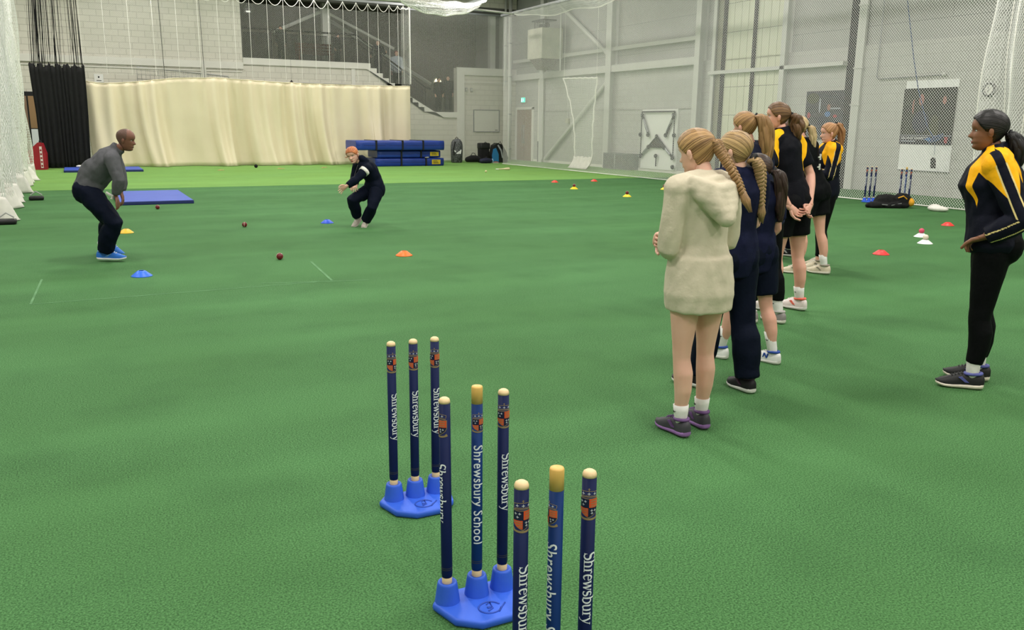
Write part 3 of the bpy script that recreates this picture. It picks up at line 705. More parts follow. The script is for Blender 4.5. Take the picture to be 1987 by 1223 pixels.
t, blob, wd, hh = poster('dark cricket poster half hidden behind the line of players', 16.32, 17.62, 1.24, 2.49, 0)
blob('face', ms, (-.12, .66), (.06, .08)); blob('helmet', mblu, (-.10, .52), (.10, .07)); blob('shirt', mn, (.0, .3), (.22, .25)); blob('crowd', mr, (.40, .5), (.06, .08)); blob('crowd', mr, (-.30, .48), (.07, .04)); blob('trees', mgr, (.32, .85), (.22, .14)); blob('crowd', mgy, (.12, .7), (.03, .2))
o = MB().box(-.033, -.0305, -.55, -.12, .78, .815).build('bat', mgy, t)
t = thing('wall_clock', 'round wall clock with black rim', 'clock', (XR - .02, 12.37, 2.38))
for nm, pr, m in (('rim', [(.145, 0), (.145, .04), (.112, .04), (.112, .0)], m_black), ('face', [(.115, .0), (.115, .012), (0, .013)], m_white)):
    o = MB().lathe(pr, seg=32).build(nm, m, t); o.rotation_euler = (0, -PI / 2, 0)
for a, l in ((.5, .07), (2.3, .1)): MB().tube([(-.02, 0, 0), (-.02, l * math.sin(a), l * math.cos(a))], .006, seg=5).build('hand', m_black, t)
for k in range(12):
    a = k * PI / 6; MB().tube([(-.015, .09 * math.sin(a), .09 * math.cos(a)), (-.015, .107 * math.sin(a), .107 * math.cos(a))], .005, seg=4).build('mark', m_black, t)
t = thing('blue_rope', 'blue cord hanging past the poster with a black tag', 'cord', (17.45, 13.9, 0))
mc = mat('blue cord', (52, 78, 120), .6)
MB().tube([(0, .75, 6.9), (0, .55, 4.45), (0, .2, 3.1), (0, .0, 2.45), (0, -.35, 1.6), (0, -.6, 1.28)], .011, seg=6).build('cord', mc, t)
mb = MB()
for k in range(6): mb.tube([(.02 * math.sin(a + k), -.62 + (.12 + .01 * k) * math.sin(a), 1.33 + (.05 + .012 * k) * math.cos(a + k * .3)) for a in np.linspace(0, 2 * PI, 14)], .009, seg=5, caps=False)
mb.build('coil', mc, t)
MB().tube([(0, -.6, 1.28), (0, -.62, .95)], .005, seg=5).build('string', mc, t)
MB().prism([(-.58, .9), (-.55, .86), (-.57, .66), (-.68, .66), (-.66, .86), (-.63, .9)], -.02, .02, 'x').build('tag', m_black, t)
t = thing('wall_conduit', 'thin conduit pipe with an elbow above the poster', 'pipe', (XR - .05, 15.3, 2.72)); MB().tube([(0, .05, 5), (0, .05, .05), (0, 0, 0), (0, -1.75, .02)], .014, seg=6).build('pipe', m_galv, t); MB().ell((0, -1.8, .03), (.04, .05, .05)).build('cap', m_steel, t)
#--MARK-WALLS--
# ------------------------------------------------------------------ mats, bags and small kit
m_vinyl = mat('blue vinyl', (28, 58, 148), .38, noise=(2.2, .5), rgb2=(20, 44, 120), bump=(5, .5))
m_mat = mat('blue mat top', (58, 84, 178), .6, noise=(3, .3), rgb2=(50, 74, 162))
m_matside = mat('dark blue mat side', (24, 40, 96), .6)
m_strap = mat('black strap', (16, 17, 24), .7)
m_lab = mat('yellow label', (196, 168, 40), .5); m_labp = mat('label print', (40, 36, 20), .6)
def crash_mat(label, x0, x1, y0, y1, z0, z1, straps, lab):
    t = thing('crash_mat', label, 'mat', ((x0 + x1) / 2, (y0 + y1) / 2, z0), 0, 'stacked blue crash mats')
    a, b, h = (x1 - x0) / 2, (y1 - y0) / 2, z1 - z0
    bm = bmesh.new(); bmesh.ops.create_cube(bm, size=1)
    for v in bm.verts: v.co = Vector((v.co.x * 2 * a, v.co.y * 2 * b, (v.co.z + .5) * h))
    bmesh.ops.subdivide_edges(bm, edges=bm.edges[:], cuts=14, use_grid_fill=True)
    for v in bm.verts:
        f = 1 - .06 * (abs(v.co.z / h - .5) * 2) ** 4
        v.co.x *= .985 + .015 * f; v.co.y *= f * .99
        v.co.z = min(h, max(0, v.co.z)) ; q = mnoise.noise((v.co.x * 3 + x0, v.co.y * 3, z0 * 7)); v.co.y += .02 * q * (abs(v.co.y) > b * .9); v.co.z -= .012 * abs(q) * (v.co.z > h * .95)
    mb = MB(); bm.verts.index_update(); mb.add([v.co[:] for v in bm.verts], [[v.index for v in f.verts] for f in bm.faces]); bm.free()
    mb.build('cover', m_vinyl, t, smooth=True)
    for s_ in straps: MB().box(s_ - .03, s_ + .03, -b * 1.01 - .012, -b * .95, -.0, h + .012).box(s_ - .03, s_ + .03, -b, b, h - .002, h + .014).build('strap', m_strap, t)
    MB().box(-a * .985, a * .985, -b * .985 - .01, -b * .985 + .01, h * .48, h * .52).build('seam', m_matside, t)
    if lab:
        l = MB().box(lab - .17, lab + .17, -b - .014, -b * .97, h * .22, h * .8).build('label', m_lab, t)
        for k in range(3): MB().box(lab - .12, lab + .1 - .03 * k, -b - .017, -b - .013, h * (.34 + .14 * k), h * (.40 + .14 * k)).build('print', m_labp, l)
    return t
crash_mat('bottom blue crash mat of the stack with yellow label', 9.75, 12.42, 30.35, 31.6, .0, .29, (-.35, .62), 1.02)
crash_mat('middle blue crash mat of the stack with yellow label', 9.85, 12.3, 30.4, 31.6, .31, .57, (-.32, .45), .98)
crash_mat('topmost thick blue crash mat with wrinkled cover', 9.0, 12.38, 30.2, 31.6,   .59, .93, (-.95, .05, .85), None)
t = thing('folded_cloth', 'small white cloth lying on the bottom crash mat', 'cloth', (11.75, 30.38, .305))
o = MB().ell((0, 0, .012), (.09, .04, .014)).build('cloth', MATS['white cloth'], t, smooth=True); MB().ell((.03, -.01, .02), (.05, .03, .012)).build('fold', MATS['white cloth'], t, smooth=True)
def floor_mat(label, x0, x1, y0, y1):
    t = thing('floor_mat', label, 'mat', ((x0 + x1) / 2, (y0 + y1) / 2, .003 if y0 > SEAM else 0), 0, 'thin blue floor mats'); a, b = (x1 - x0) / 2, (y1 - y0) / 2
    MB().bbox(-a, a, -b, b, .0, .062, .012).build('core', m_matside, t); MB().box(-a + .012, a - .012, -b + .012, b - .012, .0615, .066).build('top', m_mat, t)
floor_mat('thin blue mat lying beside the man in grey', .62, 1.95, 17.35, 20.1)
floor_mat('thin blue mat lying in front of the black drape', -.35, 1.85, 29.0, 31.0)

def bag_body(t, name, prof, m, sq=(1, 1), tilt=0, bump_=.015):
    mb = MB(); mb.lathe(prof, seg=28, squash=sq)
    mb.v = [tuple(Vector(v) * (1 + bump_ * mnoise.noise(Vector(v) * 9))) for v in mb.v]
    o = mb.build(name, m, t, smooth=True); o.rotation_euler = (tilt, 0, 0); return o
# speckled kit bag
m_speck = mat('speckled bag cloth', (26, 27, 30), .7, noise=(30, .9), rgb2=(120, 122, 124))
t = thing('kit_bag', 'tall dark speckled kit bag standing by the white wall', 'bag', (13.95, 32.7, .003))
bag_body(t, 'body', [(.19, 0), (.235, .03), (.25, .4), (.255, .65), (.23, .82), (.15, .93), (0, .97)], m_speck, (1, .8))
MB().tube([(-.14, -.17, .85), (-.22, -.2, .6), (-.2, -.2, .3)], .025, seg=6).build('shoulder_strap', m_black, t)
MB().tube([(-.07, 0, .96), (0, 0, 1.03), (.07, 0, .96)], .015, seg=6).build('grab_handle', m_black, t)
for k in range(3): MB().prism([(-.10 + k * .07, .36), (-.05 + k * .07, .36), (-.02 + k * .07, .42 + .05 * k), (-.07 + k * .07, .42 + .05 * k)], -.215, -.2).build('stripe_logo', mat('logo white', (232, 232, 230), .5), t)
MB().prism([(-.22, .47), (-.12, .42), (-.12, .47), (-.2, .53)], -.20, -.17).build('zip_flap', MATS['logo white'], t)
t = thing('kit_bag', 'upright black boxy kit bag in the far corner', 'bag', (15.06, 32.5, .003))
MB().bbox(-.2, .2, -.17, .17, 0, .78, .05).build('body', m_blackcloth, t, smooth=True); MB().bbox(-.21, .23, -.19, .19, .55, .8, .05).build('lid', m_black, t, smooth=True); MB().tube([(-.08, -.18, .78), (0, -.2, .84), (.08, -.18, .78)], .014, seg=6).build('handle', m_black, t)
t = thing('backpack', 'black and blue backpack leaning in the far corner', 'bag', (15.68, 32.4, .003))
mbk = MB(); mbk.prism([(-.34, 0), (.36, 0), (.4, .2), (.12, .74), (-.1, .8), (-.26, .7), (-.36, .3)], -.16, .16); mbk.build('body', m_black, t)
MB().prism([(-.33, .03), (-.05, .03), (-.06, .35), (-.18, .6), (-.3, .55), (-.35, .3)], -.19, -.155).build('blue_panel', mat('bag blue', (36, 110, 160), .6), t)
MB().tube([(-.1, -.2, .72), (.04, -.22, .5), (.12, -.2, .2)], (.035, .012), seg=6).build('shoulder_strap', mat('strap grey', (150, 152, 156), .6), t)
MB().tube([(.1, -.2, .68), (.26, -.22, .42), (.32, -.2, .15)], (.03, .012), seg=6).build('shoulder_strap', m_black, t)
MB().tube([(.02, 0, .78), (.1, 0, .86), (.18, 0, .7)], .014, seg=6).build('handle', m_black, t)
t = thing('duffel_bag', 'small black duffel bag left of the upright kit bag', 'bag', (14.52, 32.3, .003))
o = MB().tube([(-.26, 0, .14), (-.1, 0, .17), (.1, 0, .17), (.24, 0, .14)], [(.12, .11), (.15, .14), (.15, .14), (.12, .11)], side=np.array((0, 1., 0)), seg=16, round_ends=True).build('body', m_blackcloth, t, smooth=True)
MB().tube([(-.12, 0, .28), (-.05, 0, .4), (.06, 0, .38), (.1, 0, .28)], .014, seg=6).build('handle', m_black, t)
t = thing('holdall', 'small navy holdall with pale end lying before the kit bags', 'bag', (14.85, 31.8, .003))
MB().tube([(-.2, 0, .1), (0, 0, .12), (.2, 0, .1)], [(.1, .09), (.12, .115), (.1, .09)], side=np.array((0, 1., 0)), seg=16, round_ends=True).build('body', mat('navy bag', (24, 28, 52), .7), t, smooth=True)
MB().lathe([(.08, 0), (.085, .02), (0, .03)], (0, 0, 0), 14).build('end_patch', mat('pale blue patch', (150, 190, 220), .6), t).matrix_local = Matrix.Translation((.27, 0, .1)) @ Matrix.Rotation(PI / 2, 4, 'Y')
MB().tube([(-.1, -.05, .2), (0, -.05, .26), (.1, -.05, .2)], .012, seg=6).build('handle', m_black, t)
t = thing('shoe', 'single brown shoe lying by the backpack', 'shoe', (15.35, 31.9, .003), .6)
MB().ell((0, 0, .04), (.05, .13, .035)).build('upper', mat('brown shoe', (120, 82, 62), .6), t, smooth=True); MB().bbox(-.045, .045, -.13, .13, 0, .02, .008).build('sole', m_white, t)
# red bag
t = thing('kit_bag', 'red kit bag with white lettering beside the black drape', 'bag', (-1.06, 31.05, .003), -.15)
mred = mat('red bag cloth', (158, 24, 40), .5, noise=(4, .4), rgb2=(120, 16, 30))
MB().prism([(-.3, 0), (.24, 0), (.26, .5), (.18, .82), (.06, .84), (-.3, .5)], -.16, .16).build('body', mred, t)
MB().box(.1, .17, -.175, -.16, .06, .72).build('lettering_strip', mat('bag print', (226, 206, 206), .5), t)
for k in range(5): MB().box(.11, .16, -.18, -.174, .1 + .12 * k, .15 + .12 * k).build('letter_gap', mred, t)
MB().tube([(-.3, -.1, .5), (-.4, -.1, .75), (-.3, -.1, .62)], .014, seg=6).build('strap', m_black, t); MB().tube([(.08, 0, .84), (.1, 0, .92), (.16, 0, .82)], .014, seg=6).build('handle', m_black, t)
# things lying on the far turf
m_leather = mat('red leather', (112, 26, 34), .38, noise=(30, .4), rgb2=(86, 18, 26), bump=(60, .1)); m_seam = mat('ball seam', (206, 188, 168), .7)
def ball(label, loc, m, seam=True, r=.0362, grp=None, name='cricket_ball'):
    t = thing(name, label, 'ball', (loc[0], loc[1], loc[2] if len(loc) > 2 else 0), random.random() * 3, grp)
    o = MB().ell((0, 0, r), (r, r, r), seg=24, rows=16).build('leather', m, t, smooth=True)
    if seam:
        for dx in (-.0035, 0, .0035): 
            rr = math.sqrt(r * r - dx * dx) + .0006
            MB().tube([(dx + 0.0, rr * math.sin(a), r + rr * math.cos(a)) for a in np.linspace(0, 2 * PI, 33)], .0011, seg=4, caps=False).build('seam', m_seam, t)
    return t
ball('red cricket ball nearest on the dark turf', (1.975, 9.76), m_leather, r=.038)
ball('red cricket ball on the turf midway to the coach', (2.157, 13.09), m_leather, r=.038)
ball('red cricket ball in front of the blue floor mat', (1.224, 16.4), m_leather, r=.038)
ball('dark ball at the foot of the cream curtain', (5.515, 30.48, .003), m_blackcloth, False, r=.06, name='ball')
ball('pale ball lying near the bat on the far turf', (11.97, 25.63, .003), mat('pale ball', (206, 196, 150), .6), False, r=.036, name='ball')
t = thing('rounders_bat', 'short pale wooden bat lying on the far turf', 'bat', (13.2, 26.9, .003), .2)
MB().tube([(-.14, .06, .03), (.0, 0, .035), (.12, -.06, .04), (.2, -.1, .045)], [.015, .02, .04, .043], seg=12, round_ends=True).build('barrel', mat('pale wood', (206, 190, 156), .5), t, smooth=True); MB().tube([(-.22, .1, .03), (-.13, .055, .03)], .018, seg=10).build('grip', m_white, t)
for i, (x, y, lb) in enumerate(((6.17, 29.58, 'scrap of pale paper near the dark ball'), (4.15, 29.1, 'scrap of pale paper on turf before the cream curtain'), (7.7, 29.9, 'long thin pale strip on turf before the curtain'))):
    q = thing('paper_scrap', lb, 'paper', (x, y, .003), .5 * i)
    MB().prism([(-.12 - .15 * (i == 2), -.03), (.1 + .2 * (i == 2), -.04), (.13 + .2 * (i == 2), .03), (-.1, .04)], .002, .016, 'z').build('sheet', mat('tan paper', (196, 176, 120), .8), q); MB().prism([(-.1, -.02), (0, -.03), (.02, .02)], .016, .03, 'z').build('fold', MATS['tan paper'], q)
t = thing('glove', 'crumpled white glove lying on the far blue mat', 'glove', (.1, 30.7, .069)); MB().ell((0, 0, .04), (.11, .07, .04)).build('palm', m_white, t, smooth=True)
for k in range(4): MB().tube([(-.05 + k * .035, .04, .05), (-.06 + k * .04, .13, .04)], .018, seg=6, round_ends=True).build('finger', m_white, t)
t = thing('crumpled_cloth', 'white crumpled cloth at the foot of the right net', 'cloth', (14.6, 10.9, 0)); MB().ell((0, 0, .05), (.1, .22, .06)).build('cloth', MATS['white cloth'], t, smooth=True); MB().ell((.05, .1, .08), (.06, .12, .05)).build('fold', MATS['white cloth'], t, smooth=True)

# marker cones
def cone(label, x, y, c, on_seam=0, s=1.0, grp='disc marker cones'):
    t = thing('disc_cone', label, 'cone', (x, y, on_seam), 0, grp)
    mc_ = mat('cone ' + str(c), c, .42)
    MB().lathe([(.098 * s, 0), (.10 * s, .004), (.096 * s, .008), (.068 * s, .030 * s), (.040 * s, .052 * s), (.030 * s, .056 * s), (.026 * s, .053 * s), (.038 * s, .046 * s), (.066 * s, .024 * s), (.094 * s, .002)], seg=36).build('shell', mc_, t, smooth=True)
    return t
cone('yellow disc cone behind the coach in grey', .54, 13.0, (238, 182, 50))
cone('blue disc cone nearest on the turf', .49, 9.22, (36, 104, 226), s=1.02)
cone('blue disc cone near the running bowler', 3.42, 13.17, (36, 84, 214))
cone('orange disc cone in mid turf', 3.375, 9.51, (255, 112, 26))
cone('red disc cone, left of the two far red cones', 11.71, 20.6, (232, 66, 50))
cone('red disc cone, right of the two far red cones', 13.02, 20.66, (232, 66, 50))
cone('yellow disc cone carrying a ball, leftmost of three', 10.92, 18.24, (238, 206, 40)); ball('dark red ball on the leftmost far yellow cone', (10.92, 18.24, .05), m_leather, r=.038)
cone('yellow disc cone carrying a ball, nearest of three', 10.84, 15.82, (238, 206, 40)); ball('dark red ball on the nearest far yellow cone', (10.84, 15.82, .05), m_leather, r=.038)
cone('yellow disc cone carrying a ball, beside the hooded player', 13.0, 17.36, (238, 206, 40)); ball('dark red ball on the yellow cone by the hooded player', (13.0, 17.36, .05), m_leather, r=.038)
cone('red disc cone on open turf left of the white cones', 8.834, 7.31, (236, 62, 62))
cone('red disc cone half hidden behind the jacketed woman', 12.57, 9.17, (236, 62, 56))
cone('white disc cone carrying the pink ball', 10.85, 8.32, (238, 240, 238)); ball('pink ball on the farther white cone', (10.85, 8.32, .05), mat('pink leather', (214, 74, 106), .45), False, r=.038)
cone('white disc cone carrying the cream ball', 10.255, 7.79, (238, 240, 238)); ball('cream ball on the nearer white cone', (10.255, 7.79, .05), mat('cream leather', (226, 212, 196), .5), False, r=.038)
# faint floor lines
m_line = mat('faded chalk line', (96, 142, 96), .9, noise=(5, .95), rgb2=(68, 112, 68), detail=5)
def fline(n, a, b, wd, label):
    a = np.array(a); b = np.array(b); d = (b - a) / np.linalg.norm(b - a); q = np.array((-d[1], d[0])) * wd / 2
    struct('trim_%d' % n, MB().prism([tuple(a + q), tuple(b + q), tuple(b - q), tuple(a - q)], .0005, .002, 'z'), m_line, label)
fline(30, (2.26, 9.48), (2.16, 8.22), .025, 'faint chalk crease line'); fline(31, (1.5, 8.33), (2.5, 8.10), .02, 'faint chalk crease line across'); fline(32, (-.45, 8.12), (2.0, 8.2), .018, 'long faint chalk line on turf'); fline(33, (-.45, 8.12), (-.4, 9.4), .018, 'short faint chalk line at left')

# ------------------------------------------------------------------ spring-back stumps with lettering
def serif_glyphs():
    """hand-drawn roman letters: strokes as (points, widths)"""
    th, tn = .105, .045
    def arc(cx, cy, rx, ry, a0, a1, n=16): return [(cx + rx * math.cos(math.radians(a0 + (a1 - a0) * k / n)), cy + ry * math.sin(math.radians(a0 + (a1 - a0) * k / n))) for k in range(n + 1)]
    def st(x, y0, y1, w_=th): return ([(x, y0), (x, y1)], [w_, w_])
    def sf(x, y, l=.14): return ([(x - l, y), (x + l, y)], [.035, .035])
    def vw(n, a, b): return [a + (b - a) * math.sin(PI * k / n) for k in range(n + 1)]
    G = {}
    def ess(w_, h, sc):
        p = arc(w_ * .5, h * .74, w_ * .40, h * .24, 35, 270, 18) + arc(w_ * .5, h * .26, w_ * .42, h * .25, 90, -145, 18)[1:]
        n = len(p) - 1; return (p, [.05 + (th * sc - .05) * math.sin(PI * k / n) ** 1.2 for k in range(n + 1)])
    G['S'] = (.50, [ess(.46, .70, 1.25), ([(.40, .55), (.41, .70)], [.03, .05]), ([(.05, .0), (.06, .17)], [.05, .03])])
    G['s'] = (.37, [ess(.34, .46, 1.05), ([(.29, .36), (.30, .46)], [.025, .04]), ([(.04, .0), (.045, .11)], [.04, .025])])
    def hump(x0, x1, top=.45): return (arc((x0 + x1) / 2, top - .17, (x1 - x0) / 2, .17, 180, 0, 14), [tn + (th - tn) * (k / 14) for k in range(15)])
    G['h'] = (.56, [st(.12, 0, .70), sf(.12, 0.018), ([(.02, .68), (.12, .70)], [.03, .04]), hump(.12, .42), st(.42, 0, .29), sf(.42, .018)])
    G['r'] = (.40, [st(.12, 0, .44), sf(.12, .018), ([(.02, .43), (.12, .45)], [.03, .04]), (arc(.26, .30, .14, .15, 180, 60, 10), [tn + .03 * k / 10 for k in range(11)]), ([(.33, .41), (.36, .38)], [.09, .08])])
    G['e'] = (.44, [(arc(.23, .23, .185, .22, 10, 320, 26), [tn + (th - tn) * max(0, math.sin(PI * k / 26)) for k in range(27)]), ([(.06, .255), (.41, .255)], [.04, .04])])
    def diag(a, b, w_): return ([a, b], [w_, w_])
    G['w'] = (.72, [diag((.07, .45), (.22, 0), th), diag((.22, 0), (.36, .45), tn), diag((.36, .45), (.50, 0), th), diag((.50, 0), (.64, .45), tn), sf(.08, .435, .09), sf(.36, .435, .08), sf(.64, .435, .07)])
    G['b'] = (.52, [st(.12, 0, .70), ([(.02, .68), (.12, .70)], [.03, .04]), (arc(.27, .22, .19, .225, 140, -140, 24), [tn + (th - tn) * math.sin(PI * k / 24) for k in range(25)])])
    G['u'] = (.56, [st(.12, .14, .45), ([(.02, .43), (.12, .45)], [.03, .04]), (arc(.27, .18, .15, .17, 180, 350, 14), [th - (th - tn) * (k / 14) for k in range(15)]), st(.43, 0, .45), ([(.33, .43), (.43, .45)], [.03, .04]), ([(.43, .02), (.53, .025)], [.035, .035])])
    G['y'] = (.50, [diag((.07, .45), (.27, .02), th), ([(.45, .45), (.27, .02), (.18, -.16), (.08, -.20)], [tn, tn, .05, .08]), sf(.08, .435, .09), sf(.44, .435, .08)])
    return G
GL = serif_glyphs()
def stroke_poly(bm, pts, wd):
    P = np.array(pts, float); T = np.gradient(P, axis=0); T /= (np.linalg.norm(T, axis=1)[:, None] + 1e-9); Nn = np.stack([-T[:, 1], T[:, 0]], 1)
    W = np.array(wd)[:, None] / 2; A = P + Nn * W; B = P - Nn * W
    va = [bm.verts.new((a[0], a[1], 0)) for a in A]; vb = [bm.verts.new((b[0], b[1], 0)) for b in B]
    for i in range(len(P) - 1): bm.faces.new((va[i], va[i + 1], vb[i + 1], vb[i]))
def serif_text(body):
    bm = bmesh.new(); x = 0
    for ch in body:
        adv, strokes = GL[ch]
        for p, w_ in strokes: stroke_poly(bm, [(a + x, b) for a, b in p], w_)
        x += adv
    return bm, x
def wrap_bm(bm, r, ang, ztop_, scale, ymid, extra=.0006):
    """flat drawing (x along text, y up) bent round the stump; text runs downward"""
    ys = [v.co.y for v in bm.verts]
    for y in np.linspace(min(ys), max(ys), 9)[1:-1]:
        bmesh.ops.bisect_plane(bm, geom=bm.verts[:] + bm.edges[:] + bm.faces[:], plane_co=(0, y, 0), plane_no=(0, 1, 0))
    for v in bm.verts:
        a = ang + (v.co.y - ymid) * scale / r; rr = r + extra + v.co.z * .0004
        v.co = Vector((rr * math.cos(a), rr * math.sin(a), ztop_ - v.co.x * scale))
    return bm
def bm_obj(bm, name, mats, parent):
    me = bpy.data.meshes.new(name); bm.to_mesh(me); bm.free()
    for m in (mats if isinstance(mats, list) else [mats]): me.materials.append(m)
    o = bpy.data.objects.new(name, me); COL.objects.link(o); o.parent = parent; return o
m_navy = mat('navy stump paint', (12, 24, 66), .5, .15, noise=(14, .4), rgb2=(10, 30, 76)); m_navy2 = mat('blue stump paint', (10, 46, 100), .5, .15, noise=(14, .4), rgb2=(10, 40, 92))
m_ash = mat('turned ash wood', (232, 204, 158), .5, noise=(40, .4), rgb2=(212, 178, 128)); m_ash2 = mat('varnished ash', (226, 184, 104), .4, noise=(30, .4), rgb2=(208, 160, 80), stretch=(1, 1, .1))
m_ltr = mat('white lettering', (238, 240, 246), .5); m_base = mat('blue rubber base', (46, 92, 206), .5, noise=(7, .4), rgb2=(58, 106, 220), bump=(30, .15)); m_based = mat('base relief', (34, 72, 172), .55)
cgold = mat('crest gold', (150, 128, 92), .5); cor = mat('crest orange', (222, 84, 44), .5); cnav = mat('crest navy', (14, 20, 58), .5); cwh = mat('crest white', (206, 206, 216), .5)
def crest_bm():
    """heraldic shield with crown and scroll; drawn with x = down the stump, y = to the right"""
    bm = bmesh.new()
    def poly(pts, mi, z): f = bm.faces.new([bm.verts.new((x, y, z)) for x, y in pts]); f.material_index = mi
    def shield(k, x0, x1): # half width k
        return [(x0, -k), (x0, k)] + [(x0 + (x1 - x0) * t_, k * (1 - max(0, (t_ - .45) / .55) ** 2.2)) for t_ in (.3, .5, .7, .85, .95)] + [(x1, 0)] + [(x0 + (x1 - x0) * t_, -k * (1 - max(0, (t_ - .45) / .55) ** 2.2)) for t_ in (.95, .85, .7, .5, .3)]
    poly(shield(.35, .30, .95), 0, 1)
    sh = [(x, y) for x, y in shield(.325, .32, .925)]
    poly(sh, 2, 2)
    # orange quarters
    poly([(.32, .012), (.32, .325), (.60, .322), (.60, .012)], 1, 3)
    poly([(.62, -.322), (.62, -.012), (.90, -.012), (.87, -.11), (.80, -.22), (.72, -.29)], 1, 3)
    for k in range(3):
        y0, y1 = .06, .28; x = .37 + .085 * k; poly([(x, y0), (x - .015, y0 + .08), (x, y1), (x + .03, y1 - .02), (x + .018, y0 + .08), (x + .03, y0)], 0, 4)
        x = .66 + .075 * k; w_ = (.26, .20, .12)[k]; poly([(x, -.03), (x - .012, -.03 - w_ * .5), (x, -.03 - w_), (x + .026, -.03 - w_), (x + .016, -.03 - w_ * .5), (x + .026, -.03)], 0, 4)
    def fleur(x, y, s_):
        poly([(x - s_, y), (x, y + s_ * .35), (x + s_, y), (x, y - s_ * .35)], 3, 4); poly([(x - .1 * s_, y - s_ * .8), (x + .25 * s_, y - s_ * .8), (x + .25 * s_, y + s_ * .8), (x - .1 * s_, y + s_ * .8)], 3, 4.2)
    for x, y in ((.40, -.22), (.40, -.10), (.51, -.16), (.69, .09), (.69, .19), (.78, .10)): fleur(x, y, .05)
    # crown
    def bar_(p, w_, z=1): 
        P = np.array(p, float); T = np.gradient(P, axis=0); T /= (np.linalg.norm(T, axis=1)[:, None] + 1e-9); Nn = np.stack([-T[:, 1], T[:, 0]], 1) * w_ / 2
        A = [bm.verts.new((a[0], a[1], z)) for a in P + Nn]; B = [bm.verts.new((a[0], a[1], z)) for a in P - Nn]
        for i in range(len(P) - 1): bm.faces.new((A[i], A[i + 1], B[i + 1], B[i])).material_index = 0
    ys = np.linspace(-.30, .30, 13)
    bar_([(.255 - .03 * (1 - (y / .3) ** 2) + .02, y) for y in ys], .03); bar_([(.215 - .03 * (1 - (y / .3) ** 2) + .02, y) for y in ys], .012)
    bar_([(.08 - .04 * (1 - (y / .3) ** 2) + .02, y * 1.05) for y in ys], .018)
    for y in (-.3, .3): bar_([(.22, y), (.15, y * 1.06), (.09, y * 1.04)], .02)
    for y in (-.17, 0, .17): fleur(.14, y, .055)
    bar_([(-.04, 0), (.06, 0)], .02); bar_([(-.005, -.035), (-.005, .035)], .02)
    # scroll
    bar_([(.99 - .06 * (y / .36) ** 2 + .0, y) for y in np.linspace(-.36, .36, 13)], .07, 1.5)
    for y in (-.34, .34): bar_([(.88, y), (.93, y * .8)], .06, 1.2)
    return bm
